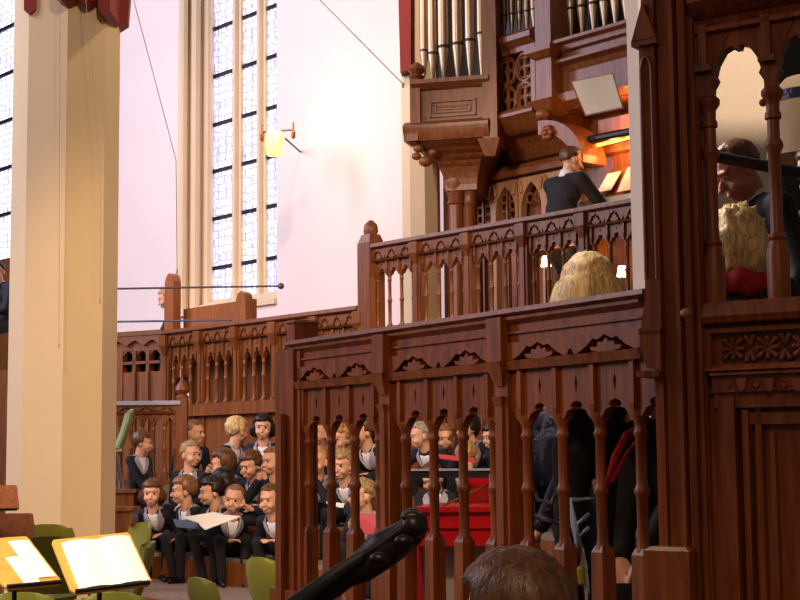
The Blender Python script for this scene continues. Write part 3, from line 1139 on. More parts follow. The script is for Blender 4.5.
# panelled return at its left end, with three arched openings
p1 = bF(-0.06, 0, 0)
p0 = PZ(96, 334, zb0)
F = Frame(p0, p1 - p0)
L = (Vector((p1.x, p1.y, 0)) - Vector((p0.x, p0.y, 0))).length
zt = hit(F, 150, 331)[1]
t = thing('panelled_parapet', F(L / 2, 0, 1.0), 'oak parapet panel with three arched openings, beside the tall pillar', 'parapet')
part('coping', MB().sweep(F, [(-0.09, zt - 0.05), (0.09, zt - 0.05), (0.09, zt), (-0.09, zt)], 0, L), M['oak_choir'], t)
za, zs_ = hit(F, 142, 351)[1], hit(F, 142, 372)[1]
xs = [hit(F, x, 360)[0] for x in (125, 135.5, 138.5, 149, 152, 162.5)]
mb = MB()
mb.box(F, 0, xs[0], -0.04, 0.04, 1.0, zt - 0.05)
mb.box(F, xs[5], L, -0.04, 0.04, 1.0, zt - 0.05)
mb.box(F, xs[0], xs[5], -0.04, 0.04, za, zt - 0.05)
mb.box(F, xs[0], xs[5], -0.03, 0.04, 1.0, zs_)
for a, b in ((xs[1], xs[2]), (xs[3], xs[4])):
    mb.box(F, a, b, -0.05, 0.04, zs_, za)
    mb.box(F, a, b, -0.06, 0.0, 1.2, zs_)
for i in (0, 2, 4):
    a, b = xs[i], xs[i + 1]
    w = b - a
    for x, g in ((a, 1), (b, -1)):
        mb.prism(F, [(x, za), (x, za - w * 0.5), (x + g * w * 0.08, za - w * 0.28), (x + g * w * 0.25, za - w * 0.1), (x + g * w * 0.5, za)], -0.03, 0.03)
mb.box(F, xs[0], xs[5], -0.05, 0.02, (za + zs_) / 2 - 0.03, (za + zs_) / 2)
part('panel', mb, M['oak_choir'], t, smooth=None)
part('backboard', MB().box(F, 0.02, L - 0.02, 0.06, 0.09, 1.0, zt - 0.05), M['black'], t, 'black board for the shade inside the arched openings')  # shade in the openings painted as a black board
zv = hit(F, 150, 342)[1]
mb = MB()
n = 4
poly = [(0.02, zt - 0.05)]
for j in range(n):
    a = 0.02 + j * (L - 0.04) / n
    b = a + (L - 0.04) / n
    poly += [(a, zv - 0.04), (a + (b - a) * 0.3, zv), (a + (b - a) * 0.5, zv + 0.02), (a + (b - a) * 0.7, zv)]
poly += [(L - 0.02, zv - 0.04), (L - 0.02, zt - 0.05)]
mb.prism(F, poly, -0.08, -0.04)
part('valance', mb, M['oak_choir'], t, smooth=None)

# low stair balustrade in front of it
p0, p1 = P(92, 459, 14.2), P(181, 459, 14.2)
F = Frame(p0, p1 - p0)
L = (p1 - p0).length
zt = hit(F, 150, 401)[1]
S_LOW = dict(z=(0.05, 0.055, 0.10, 0.12, 0.16, 0.22, 0.45, 0.66, 0.74), s=1.0, post=0.08, leaf=4, r=0.018, over=0.0)
t = thing('stair_balustrade', F(L / 2, 0, zt - 0.8), 'low oak stair balustrade left of the choirboys', 'balustrade')
balustrade(t, F, L, zt, 1, 8, S_LOW, M['oak_choir'], posts=[0])
for ch in t.children:
    if ch.name.startswith('coping'):
        ch.data.materials[0] = M['collar']  # lilac daylight on the oak, painted as a paler material
        ch['label'] = 'pale lilac grey coping'
mb = MB()
mb.box(F, L - 0.04, L + 0.06, -0.06, 0.06, 0.9, zt + 0.03)
mb.lathe(F, L + 0.01, 0, [(0.07, zt + 0.03), (0.04, zt + 0.06), (0.075, zt + 0.10), (0.055, zt + 0.15), (0.02, zt + 0.19)], 10)
part('newel_post', mb, M['oak_choir'], t)
part('plinth', MB().box(F, 0, L, -0.12, 0.10, 0.0, zt - 0.79), M['step'], t, 'pale step under the balusters')
for k, (x0, x1, yt, d, nm) in enumerate(((110, 134, 493, 13.3, 'upper'), (100, 131, 511, 12.7, 'lower'))):
    a, b = P(x0, yt, d), P(x1, yt, d)
    mb = MB()
    mb.box(WORLD, a.x, b.x, d, d + 0.35, 0.0, a.z)
    mb.box(WORLD, a.x, b.x + 0.02, d - 0.03, d + 0.35, a.z, a.z + 0.03)
    solo('wooden_step', mb, M['oak_choir'], 'brown wooden step beside the pillar foot, the %s of the two' % nm, 'step')

# ------------------------------------------------------------------ pew above the parapet
vq = 0.55
pa, pz0 = hit(GF, 170, 300, vq)
pb, pz1 = hit(GF, 240, 300, vq)
pf = GF.shifted(pa, vq)
PL = pb - pa
t = thing('pew', pf(PL / 2, 0.2, 2.05), 'high backed wooden pew with rounded ends above the parapet', 'pew')
zt1, zt2 = hit(GF, 170, 273, vq)[1], hit(GF, 240, 291, vq)[1]
mb = MB()
mb.box(pf, 0, PL, 0.18, 0.22, 2.35, hit(GF, 205, 303, vq)[1])
mb.box(pf, 0, PL, -0.25, 0.2, 2.45, 2.49)
part('backrest', mb, M['oak_pew'], t)
for u, z in ((-0.03, zt1), (PL, zt2)):
    mb = MB()
    pts = [(-0.09, 2.05), (0.09, 2.05), (0.10, z - 0.3), (0.10, z - 0.1), (0.07, z - 0.03), (0.01, z), (-0.05, z - 0.03), (-0.08, z - 0.1), (-0.09, z - 0.3)]
    mb.prism(pf.shifted(u), pts, 0.0, 0.10)
    part('bench_end', mb, M['oak_pew'], t, smooth=None)

# tie rods above the parapet
for k, (y0, y1, xe, lab) in enumerate(((289, 286, 281, 'thin iron tie rod crossing in front of the tall window'), (322, 320, 232, 'thin iron tie rod just above the parapet coping'))):
    a, b = P(100, y0, 15.3), P(xe, y1, 15.6 if k == 0 else 14.7)
    mb = MB()
    mb.tube([a, b], 0.0105, 6)
    if k == 0:
        mb.ball(b, 0.035)
    solo('tie_rod', mb, M['rod'], lab, 'rod')

# ------------------------------------------------------------------ organ
OF = Frame(P(490, 459, 14.7), UA_DIR)


def oh(px, py, v=0.0):
    return hit(OF, px, py, v)


ZF = zg
org = thing('pipe_organ', OF(0.5, 0.5, ZF), 'large carved oak pipe organ with silvery pipes on the gallery', 'organ')
oc = M['oak_case']
uA, uB, uC, uD = oh(490, 60)[0], oh(537, 60)[0], oh(550, 60)[0], oh(660, 60)[0]
z_case = oh(515, 122)[1]
# casework behind the pipes
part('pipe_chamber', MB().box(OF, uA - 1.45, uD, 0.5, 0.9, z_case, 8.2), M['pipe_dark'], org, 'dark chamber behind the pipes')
mb = MB()
mb.box(OF, uA - 1.25, uD, 0.5, 0.58, ZF, z_case)
mb.box(OF, oh(466, 205, 0.4)[0], oh(474.5, 205, 0.4)[0], 0.38, 0.5, ZF, oh(470, 188, 0.4)[1])              # lower back wall
mb.box(OF, uA, uD, 0.02, 0.5, z_case, z_case + 0.06)
part('back_panel', mb, oc, org)
# quatrefoil panel
zq0, zq1 = oh(515, 113)[1], oh(515, 54)[1]
mb = MB()
e = 0.05
mb.box(OF, uA + 0.02, uA + 0.1, -0.03, 0.1, zq0 - 0.06, zq1 + 0.06)
mb.box(OF, uB - 0.06, uB, -0.03, 0.1, zq0 - 0.06, zq1 + 0.06)
mb.box(OF, uA + 0.1, uB - 0.06, -0.03, 0.1, zq1, zq1 + 0.06)
mb.box(OF, uA + 0.1, uB - 0.06, -0.03, 0.1, zq0 - 0.06, zq0)
mb.box(OF, uA + 0.1, uB - 0.06, 0.1, 0.14, zq0, zq1)
part('tracery_frame', mb, oc, org, smooth=None)
mb = MB()
qa, qb = uA + 0.1, uB - 0.06
rx, rz = (qb - qa) / 4, (zq1 - zq0) / 4
for i in range(2):
    for j in range(2):
        cx, cz = qa + rx * (1 + 2 * i), zq0 + rz * (1 + 2 * j)
        mb.tube([OF(cx + rx * 0.94 * math.cos(a), 0.02, cz + rz * 0.94 * math.sin(a)) for a in [k * math.pi / 10 for k in range(21)]], 0.018, 6)
        for q_ in range(4):
            a0 = q_ * math.pi / 2 + math.pi / 4
            x, z = cx + rx * 0.48 * math.cos(a0), cz + rz * 0.48 * math.sin(a0)
            mb.tube([OF(x + rx * 0.36 * math.cos(a), 0.03, z + rz * 0.36 * math.sin(a)) for a in [a0 - 2.2 + k * 0.44 for k in range(11)]], 0.012, 6)
            a1 = q_ * math.pi / 2
            mb.caps(OF(cx, 0.03, cz), OF(cx + rx * 0.9 * math.cos(a1), 0.03, cz + rz * 0.9 * math.sin(a1)), 0.03, 0.010)
part('quatrefoil_tracery', mb, oc, org)
# mouldings
z1 = oh(515, 41)[1]
mb = MB()
mb.sweep(OF, [(-0.10, z1 - 0.02), (-0.10, z1 + 0.03), (-0.05, z1 + 0.07), (0.25, z1 + 0.07), (0.25, z1 - 0.08), (-0.03, z1 - 0.08)], uA, uB)
part('cornice', mb, oc, org)
mb = MB()
z2 = oh(515, 119)[1]
mb.sweep(OF, [(-0.14, z2), (-0.14, z2 + 0.03), (-0.08, z2 + 0.08), (-0.02, z2 + 0.1), (0.1, z2 + 0.1), (0.1, z2 - 0.13), (0.0, z2 - 0.10), (-0.06, z2 - 0.04)], uA, uB + 0.05)
part('lower_moulding', mb, oc, org)
ysr = (38, 45, 52, 58, 66, 86, 97)
zr_ = [oh(595, y)[1] for y in ysr]
mb = MB()
prof = [(0.3, zr_[0] + 0.03), (-0.16, zr_[0] + 0.03), (-0.16, zr_[0]), (-0.10, zr_[0] - 0.02), (-0.10, zr_[1]), (-0.06, zr_[1] - 0.02), (-0.06, zr_[2]), (-0.12, zr_[2] - 0.02), (-0.12, zr_[3] + 0.01),
        (-0.05, zr_[3] - 0.02), (-0.02, zr_[4]), (-0.02, zr_[5]), (-0.10, zr_[5] - 0.02), (-0.10, zr_[6]), (0.0, zr_[6] - 0.04), (0.3, zr_[6] - 0.04)]
mb.sweep(OF, prof, uC - 0.02, uD)
part('impost', mb, oc, org, smooth=20)
# square column between the fields
zc0, zc1 = oh(543, 104, -0.15)[1], 8.2
mb = MB()
uB, uC = oh(535.5, 60, -0.18)[0], oh(551, 60, -0.18)[0]
mb.box(OF, uB, uC, -0.18, 0.3, zc0, zc1)
zk = oh(543, 54, -0.15)[1]
mb.frustum(OF, (uB + uC) / 2, -0.05, zk - 0.05, zk, 0.11, 0.17, 0.16, 0.22)
mb.box(OF, (uB + uC) / 2 - 0.17, (uB + uC) / 2 + 0.17, -0.27, 0.2, zk, zk + 0.05)
mb.frustum(OF, (uB + uC) / 2, -0.05, zc0 - 0.12, zc0 + 0.02, 0.05, 0.15, 0.08, 0.2)
mb.ball(OF((uB + uC) / 2, -0.2, zc0 - 0.12), 0.075, 0.075, 0.06)
part('column', mb, oc, org)
# curved bracket over the console, with a rosette
mb = MB()
a0, b0 = oh(546, 122, -0.25), oh(590, 163, -0.25)
o_, i_ = [], []
cx, cz = a0[0] - 0.02, b0[1]
Rx, Rz = b0[0] - cx, a0[1] - cz
for k in range(11):
    a = math.pi / 2 * (1 - k / 10)
    o_.append((cx + Rx * math.cos(a), cz + Rz * math.sin(a)))
    i_.append((cx + (Rx - 0.13) * math.cos(a), cz + (Rz - 0.13) * math.sin(a)))
for k in range(10):
    mb.prism(OF, [o_[k], o_[k + 1], i_[k + 1], i_[k]], -0.34, -0.02)
part('arched_bracket', mb, oc, org)
mb = MB()
rc = oh(552, 134, -0.3)
for k in range(6):
    a = k * math.pi / 3
    mb.ball(OF(rc[0] + 0.045 * math.cos(a), -0.36, rc[1] + 0.045 * math.sin(a)), 0.035)
mb.ball(OF(rc[0], -0.38, rc[1]), 0.03)
part('rosette', mb, M['oak'], org)
# cove and lower gothic panel
um0, um1 = oh(466, 170, 0.4)[0], oh(585, 170, 0.4)[0]
zmo = oh(515, 174, 0.4)[1]
mb = MB()
mb.sweep(OF, [(0.30, zmo - 0.04), (0.30, zmo + 0.02), (0.36, zmo + 0.08), (0.5, zmo + 0.1), (0.5, zmo - 0.06)], um0, um1)
cv = [(0.5, zmo + 0.1)]
for k in range(9):
    a = k / 8
    cv.append((0.40 - 0.26 * a, zmo + 0.12 + (z_case - zmo - 0.12) * a))
cv += [(0.5, z_case)]
mb.sweep(OF, cv[::-1], uA - 0.1, um1)
part('cove', mb, oc, org)
zar0, zar1 = oh(510, 226, 0.4)[1], oh(510, 186, 0.4)[1]
ZB = ZF
mb = MB()
cs = [oh(x, 205, 0.4)[0] for x in (484, 508, 534, 560)]
w = (cs[1] - cs[0])
for cc in cs:
    for g in (-1, 1):
        h = zar1 - zar0
        pts = [(cc + g * w / 2, ZB), (cc + g * w / 2, zar1 + 0.05), (cc, zar1 + 0.05), (cc, zar1)]
        for k in range(1, 8):
            a = k / 7
            pts.append((cc + g * w * 0.40 * math.sin(a * math.pi / 2), zar1 - h * 0.62 * (1 - math.cos(a * math.pi / 2)) ** 0.8 - 0.02))
        pts += [(cc + g * w * 0.40, ZB)]
        mb.prism(OF, pts, 0.36, 0.44)
        mb.tube([OF(cc + g * w * 0.44, 0.35, zar1 + 0.02), OF(cc + g * w * 0.36, 0.35, zar1 - 0.10)], 0.02, 6)
part('gothic_panel', mb, M['oak_pale'], org, 'pale oak panel of pointed arches', smooth=None)
mb = MB()
for cc in cs[:2]:
    for k in range(7):
        for g in (-1, 1):
            z = zar1 - 0.12 - k * 0.085
            x = cc + g * w * 0.17
            mb.tube([OF(x + 0.045 * math.cos(a), 0.41, z + 0.045 * math.sin(a)) for a in [q * math.pi / 4 for q in range(9)]], 0.013, 6)
    mb.box(OF, cc - 0.012, cc + 0.012, 0.38, 0.43, ZB, zar1)
for cc in cs[2:]:
    for g in (-1, 1):
        mb.tube([OF(cc + g * 0.06 + 0.05 * math.cos(a), 0.41, zar1 - 0.16 + 0.05 * math.sin(a)) for a in [q * math.pi / 4 for q in range(9)]], 0.013, 6)
part('lancet_tracery', mb, oc, org)
# left tower
tp = P(419, 459, 14.6)
TF = Frame(tp, (0.965, -0.26, 0))


def th_(px, py, v=0.0):
    return hit(TF, px, py, v)


tu1 = th_(490, 100)[0]
zt0, zt1, zt2, zt3 = th_(455, 137)[1], th_(455, 127)[1], th_(455, 86)[1], th_(455, 79)[1]
mb = MB()
mb.box(TF, 0.04, tu1 - 0.03, 0.0, 0.9, zt0, zt2)
ip0, ip1 = th_(430, 118), th_(476, 98)
for k, g in enumerate((0.0, 0.05)):
    a, b, lo, hi = ip0[0] + g, ip1[0] - g, ip0[1] + g * 0.8, ip1[1] - g * 0.8
    for r4 in ((a, b, hi - 0.02, hi), (a, b, lo, lo + 0.02), (a, a + 0.02, lo, hi), (b - 0.02, b, lo, hi)):
        mb.box(TF, r4[0], r4[1], -0.025 + k * 0.008, 0.01, r4[2], r4[3])
for k in range(4):
    z = ip0[1] + 0.07 + k * 0.028
    mb.box(TF, ip0[0] + 0.09, ip1[0] - 0.09, -0.012, 0.01, z, z + 0.014)
part('tower_panel', mb, oc, org, smooth=None)
mb = MB()
mb.sweep(TF, [(-0.09, zt2 + 0.03), (-0.09, zt3), (0.15, zt3), (0.15, zt2 - 0.02), (-0.03, zt2 - 0.02)], -0.03, tu1)
mb.sweep(TF, [(-0.12, zt1 - 0.02), (-0.12, zt1 + 0.02), (-0.03, zt1 + 0.07), (0.2, zt1 + 0.07), (0.2, zt0 - 0.03), (-0.06, zt0 - 0.03)], -0.10, tu1)
mb.box(TF, -0.08, 0.05, -0.10, 0.9, zt0 - 0.03, zt1 + 0.02)
part('tower_moulding', mb, oc, org)
mb = MB()
zfin = th_(420, 66)[1]
mb.box(TF, -0.04, 0.06, -0.05, 0.08, zt0, zt3 + 0.02)
mb.lathe(TF, 0.02, 0.0, [(0.06, zt3 + 0.02), (0.085, zt3 + 0.05), (0.05, zt3 + 0.07), (0.09, zt3 + 0.12), (0.07, zfin), (0.01, zfin + 0.04)], 10)
part('corner_post', mb, oc, org)
mb = MB()
mb.box(TF, tu1 - 0.06, tu1 + 0.08, -0.06, 0.3, zt0 - 0.1, 8.2)
mb.frustum(TF, tu1, 0, zt0 - 0.22, zt0 - 0.05, 0.05, 0.11, 0.05, 0.1)
part('tower_post', mb, oc, org)
# corbel under the tower
zl = th_(462, 188, 0.3)[1]
mb = MB()
ucol0, ucol1 = th_(447, 190, 0.3)[0], th_(478, 190, 0.3)[0]
prev = None
rows = []
for k in range(9):
    a = k / 8
    f = 1 - (1 - a) ** 2.2
    rows.append((-0.02 + (ucol0 + 0.02) * f, tu1 + (ucol1 - tu1) * f, -0.02 + 0.27 * f, zt0 - 0.03 - (zt0 - zl) * a))
for r0, r1 in zip(rows[:-1], rows[1:]):
    vs = [TF(r_[0], r_[2], r_[3]) for r_ in (r0, r1)] + [TF(r_[1], r_[2], r_[3]) for r_ in (r0, r1)] + [TF(r_[1], 0.9, r_[3]) for r_ in (r0, r1)] + [TF(r_[0], 0.9, r_[3]) for r_ in (r0, r1)]
    mb.add(vs, [(0, 1, 3, 2), (2, 3, 5, 4), (4, 5, 7, 6), (6, 7, 1, 0), (0, 2, 4, 6), (1, 7, 5, 3)])
part('corbel', mb, oc, org, smooth=60)
mb = MB()
for px, py, r in ((413, 141, .06), (418, 148, .055), (416, 156, .05), (425, 161, .07), (433, 152, .05)):
    u, z = th_(px, py, -0.02)
    mb.ball(TF(u, 0.0, z), r, r, r * 0.8)
part('carved_pendant', mb, oc, org)
for px, r in ((456, .075), (470, .055)):
    u = th_(px, 205, 0.35)[0]
    zh = th_(px, 186, 0.35)[1]
    mb = MB()
    mb.lathe(TF, u, 0.35, [(r * 1.3, ZF), (r * 1.3, ZF + 0.1), (r, ZF + 0.15), (r, zh - 0.2), (r * 1.25, zh - 0.18), (r, zh - 0.15), (r * 1.2, zh - 0.08), (r * 1.7, zh), (r * 1.7, zh + 0.06)], 12)
    part('colonnette', mb, oc, org)


def pipe(F, px, ytip, ymouth, rpx, v, top, vz=None):
    u, zt_ = hit(F, px, ytip, v)
    zm = hit(F, px, ymouth, v)[1]
    r = rpx * 14.6 / 1500
    mb = MB()
    mb.lathe(F, u, v, [(0.015, zt_), (r * 0.45, zt_ + (zm - zt_) * 0.25), (r, zm), (r, zm + r * 1.6), (r, top)], 14)
    o = part('pipe', mb, M['pipe'], org, smooth=40)
    m2 = MB()
    m2.lathe(F, u, v, [(r * 1.0, zm + r * 0.2), (r * 1.02, zm + r * 0.22), (r * 1.02, zm + r * 0.7), (r * 1.0, zm + r * 0.72)], 14)
    part('mouth', m2, M['pipe_dark'], o, smooth=None)


for px, yt, ym, r in ((424.5, 76, 53, 4.6), (433, 79, 56, 5.2), (444, 80, 50, 6.2), (458, 80, 47, 6.0), (470.5, 79, 43, 5.6), (482, 78, 36, 5.0)):
    pipe(TF, px, yt, ym, r, 0.14, 8.2)
for k, (px, yt) in enumerate(((497, 39), (504.5, 37.5), (512, 36), (519.5, 34.5), (527, 33), (534, 31))):
    pipe(OF, px, yt, yt - 20, 3.5, 0.1, 8.2)
for k, (px, yt) in enumerate(((553.5, 42), (561, 41), (571.5, 39.5), (582.5, 37), (594, 34), (605, 31), (616, 28.5), (627, 26), (638, 23))):
    pipe(OF, px, yt, yt - 28, 5.2, 0.1, 8.2)

# console
uk0, uk1 = oh(578, 190, -0.2)[0], oh(668, 190, -0.2)[0]
zk1, zkd = oh(610, 168, -0.2)[1], oh(610, 201, -0.35)[1]
mb = MB()
mb.box(OF, uk0, uk1, 0.1, 0.5, ZF, oh(610, 118, 0.1)[1])
mb.box(OF, uk0, uk1, -0.15, 0.1, ZF, zkd + 0.02)
zz1 = oh(610, 150, 0.1)[1]
mb.sweep(OF, [(0.04, zz1 - 0.04), (0.04, zz1 + 0.03), (0.1, zz1 + 0.05), (0.1, zz1 - 0.06)], uk0, uk1)
part('console', mb, oc, org)
mb = MB()
mb.box(OF, uk0 + 0.1, uk1, -0.42, -0.12, zkd - 0.06, zkd - 0.02)
mb.box(OF, uk0 + 0.1, uk1, -0.30, -0.12, zkd - 0.02, zkd + 0.05)
part('manual', mb, M['cream_matte'], org, 'cream keyboard manuals')
mb = MB()
mb.add([OF(u, v, z) for u in (uk0 + 0.16, uk1) for v, z in ((-0.10, zkd + 0.07), (-0.07, zkd + 0.07), (0.10, zk1 + 0.05), (0.07, zk1 + 0.05))],
       [(0, 1, 2, 3), (7, 6, 5, 4), (0, 4, 5, 1), (1, 5, 6, 2), (2, 6, 7, 3), (3, 7, 4, 0)])
part('music_rest', mb, M['oak_choir'], org)


def slab(pts, th=0.004, n=None):
    """thin solid sheet through four surveyed corners"""
    a, b, c_, d = [Vector(p) for p in pts]
    n = n or (b - a).cross(d - a).normalized()
    mb = MB()
    vs = [p for p in (a, b, c_, d)] + [p + n * th for p in (a, b, c_, d)]
    return mb.add(vs, [(0, 1, 2, 3), (7, 6, 5, 4), (0, 4, 5, 1), (1, 5, 6, 2), (2, 6, 7, 3), (3, 7, 4, 0)])


for k, (x0, x1, lab) in enumerate(((604, 618, 'white sheet of music, the left one on the organ desk'), (624, 637, 'white sheet of music, the right one on the organ desk'))):
    ua, ub = oh(x0, 185, -0.03)[0], oh(x1, 185, -0.03)[0]
    zl_, zh_ = oh((x0 + x1) / 2, 192, -0.05)[1], oh((x0 + x1) / 2, 168 if k else 174, 0.05)[1]
    solo('sheet_music', slab([OF(ua, -0.125, zl_), OF(ub, -0.125, zl_), OF(ub, 0.03, zh_), OF(ua, 0.03, zh_)], 0.006), M['paper'], lab, 'sheet music')
# console lamp
la, lb = P(590, 140, 13.45), P(640, 130, 13.0)
lt = thing('console_lamp', (la + lb) / 2, 'dark tube lamp throwing amber light on the organ console', 'lamp')
part('shade', MB().tube([la, lb], 0.042, 10), M['black'], lt)
part('bulb', MB().tube([la + Vector((0.05, 0.05, -0.045)), lb + Vector((-0.05, 0.05, -0.045))], 0.016, 8), M['amber'], lt)
pl = bpy.data.lights.new('console_light', 'POINT')
pl.energy, pl.color, pl.shadow_soft_size = 6, (1.0, 0.42, 0.12), 0.05
po = bpy.data.objects.new('console_light', pl)
COL.objects.link(po)
po.location = (la + lb) / 2 + Vector((0.0, 0.12, -0.12))
po2 = po.copy()
COL.objects.link(po2)
po2.location = (la + lb) / 2 + Vector((0.1, 0.1, 0.22))
# organist's mirror
mc = [P(572, 82, 13.1), P(586, 115, 13.05), P(622, 107, 12.75), P(612, 74, 12.8)]
mt = thing('mirror', (mc[0] + mc[2]) / 2, 'tilted rectangular mirror hung above the organ console', 'mirror')
part('glass', slab(mc, 0.01, -FWD), M['cream_matte'], mt, 'mirror glass with its cream reflection as flat colour')  # reflected cream wall painted on, the surface itself is matte
cm = sum(mc, Vector()) / 4
part('frame', slab([cm + (p - cm) * 1.06 + FWD * 0.02 for p in mc], 0.02, -FWD), M['oak'], mt)
ub_ = oh(600, 60, 0)
part('arm', MB().tube([cm + FWD * 0.02, OF(ub_[0], 0.0, cm.z + 0.2)], 0.015, 6), M['iron'], mt)

# bench for the organist
bc = P(566, 459, 13.25)
ZSEAT = P(567, 161, 13.25).z - 0.76
BFr = Frame(bc, UA_DIR)
t = thing('organ_bench', (bc.x, bc.y, ZF), 'oak organ bench under the organist', 'bench')
part('seat', MB().box(BFr, -0.5, 0.5, -0.16, 0.16, ZSEAT - 0.05, ZSEAT), M['oak_case'], t)
for u in (-0.45, 0.45):
    part('leg', MB().box(BFr, u - 0.03, u + 0.03, -0.15, 0.15, ZF, ZSEAT - 0.05), M['oak_case'], t)

# candle-like lamps glimpsed through the gallery balusters
for px, py, d, lab in ((546, 262, 12.9, 'small lit lamp behind the gallery balusters, left of the blonde woman'), (622, 272, 12.6, 'small lit lamp behind the gallery balusters, beside the white pillar')):
    c = P(px, py, d)
    t = thing('desk_lamp', (c.x, c.y, ZF), lab, 'lamp')
    F = Frame(c, (1, 0, 0))
    part('stem', MB().lathe(F, 0, 0, [(0.06, ZF), (0.06, ZF + 0.02), (0.01, ZF + 0.03), (0.01, c.z - 0.03)], 8), M['iron'], t)
    part('shade', MB().lathe(F, 0, 0, [(0.045, c.z - 0.04), (0.03, c.z + 0.05)], 10), M['bulb'], t)
    l2 = bpy.data.lights.new('desk_glow', 'POINT')
    l2.energy, l2.color, l2.shadow_soft_size = 5, (1.0, 0.5, 0.2), 0.05
    o2 = bpy.data.objects.new('desk_glow', l2)
    COL.objects.link(o2)
    o2.location = c + Vector((0.05, 0.0, 0.12))

# wall lantern beside the window
c = P(277, 140, 17.6)
F = Frame(c, (1, -0.35, 0))
t = thing('wall_lantern', (c.x, c.y, c.z), 'glowing wall lantern on a cross bar beside the tall window', 'lantern')
zt_ = P(277, 132, 17.6).z
part('shade', MB().lathe(F, -0.03, 0, [(0.09, P(0, 158, 17.6).z), (0.12, zt_ - 0.06), (0.10, zt_)], 12), M['lamp'], t)
part('cross_bar', MB().tube([F(-0.19, 0, zt_ + 0.01), F(0.21, 0, zt_ + 0.01)], 0.012, 6), M['iron'], t)
for u in (-0.19, 0.21):
    part('candle_bracket', MB().lathe(F, u, 0, [(0.012, zt_ - 0.10), (0.028, zt_ - 0.08), (0.03, zt_ - 0.02), (0.014, zt_), (0.014, zt_ + 0.10)], 8), M['oak'], t)
wp = WF(hit(WF, 300, 132)[0], 0.0, zt_)
part('wall_arm', MB().tube([F(0.0, 0, zt_ + 0.01), wp], 0.012, 6), M['iron'], t)
l2 = bpy.data.lights.new('lantern_light', 'POINT')
l2.energy, l2.color, l2.shadow_soft_size = 22, (1.0, 0.85, 0.6), 0.12
o2 = bpy.data.objects.new('lantern_light', l2)
COL.objects.link(o2)
o2.location = c + Vector((0.02, -0.25, 0.25))

# thin wires hanging in the nave
for pts, r, lab in (([P(131, -10, 12.6), P(176, 160, 13.2), P(177, 270, 13.2)], 0.0035, 'thin hanging wire before the white wall'),
                    ([P(300, -20, 14), P(403, 84, 14)], 0.005, 'thin slanting cable across the pink wall'),
                    ([P(85, -10, 11.3), P(99, 150, 11.3), P(101, 200, 11.3), P(100, 300, 11.3)], 0.0022, 'fine wire hanging on the right face of the pillar'),
                    ([P(60, -10, 11.3), P(59, 344, 11.3)], 0.0022, 'fine wire hanging down the middle of the pillar')):
    mb = MB()
    mb.tube(pts, r, 6)
    mb.caps(pts[-1], pts[-1] + Vector((0, 0, -0.03)), r * 3, r * 2.2)
    solo('hanging_wire', mb, M['wire'], lab, 'wire')

# ------------------------------------------------------------------ near screen
S0 = P(298, 342, 7.3)
S1 = PZ(658, 289.5, S0.z)
SF = Frame(S0, S1 - S0)
LS = (Vector((S1.x, S1.y, 0)) - Vector((S0.x, S0.y, 0))).length
ZT = S0.z
S_NEAR = dict(z=(0.03, 0.13, 0.20, 0.235, 0.365, 0.43, 0.69, 0.90, 1.2), s=1.0, post=0.085, leaf=2, r=0.0215, over=0.0, plinth=0.0)
t = thing('carved_screen', SF(LS / 2, 0, 0), 'dark carved oak screen with turned balusters and scalloped frieze across the foreground', 'screen')
balustrade(t, SF, LS, ZT, 3, 4, S_NEAR, M['oak'], posts=(1, 2))
mb = MB()
mb.box(SF, -0.125, 0.06, -0.06, 0.075, 0, ZT - 0.04)
mb.box(SF, 0.06, 0.10, -0.045, 0.05, 0, ZT - 0.05)
mb.box(SF, -0.045, 0.0, -0.095, -0.07, 0, ZT - 0.35)
zc_ = P(285, 322, 7.35).z
mb.box(SF, -0.06, 0.02, -0.03, 0.10, ZT - 0.04, zc_ - 0.01)
mb.frustum(SF, -0.02, 0.035, zc_ - 0.01, zc_ + 0.005, 0.05, 0.035, 0.075, 0.06)
mb.prism(SF, [(-0.12, ZT - 0.05), (-0.12, ZT - 0.42), (-0.16, ZT - 0.34), (-0.17, ZT - 0.26), (-0.14, ZT - 0.12)], -0.04, 0.05)
mb.box(SF, -0.145, 0.11, -0.08, 0.10, 0, 0.98)
part('end_post', mb, M['oak'], t)

# tall carved pier at its near end
DC = Vector((0.826, -0.563, 0))
T0 = P(657, 459, 4.88)
TW = Frame(T0, DC)


def tw(px, py, v=0.0):
    return hit(TW, px, py, v)


uT1 = tw(704, 300)[0]
ztop = 3.9
t = thing('carved_pier', TW(uT1 / 2, 0, 0), 'tall dark carved oak pier where the screen meets the arcade', 'pier')
mb = MB()
mb.box(TW, 0.0, uT1, 0.0, 0.08, 0, ztop)
part('core', mb, M['oak'], t)
mb = MB()
for a, b, v in ((0.03, 0.045, -0.035), (0.05, 0.09, -0.02), (0.10, 0.115, -0.045), (0.125, 0.15, -0.03), (0.165, 0.175, -0.02)):
    mb.box(TW, a, b, v, 0.02, 0.9, ztop)
part('moulding', mb, M['oak'], t, smooth=None)
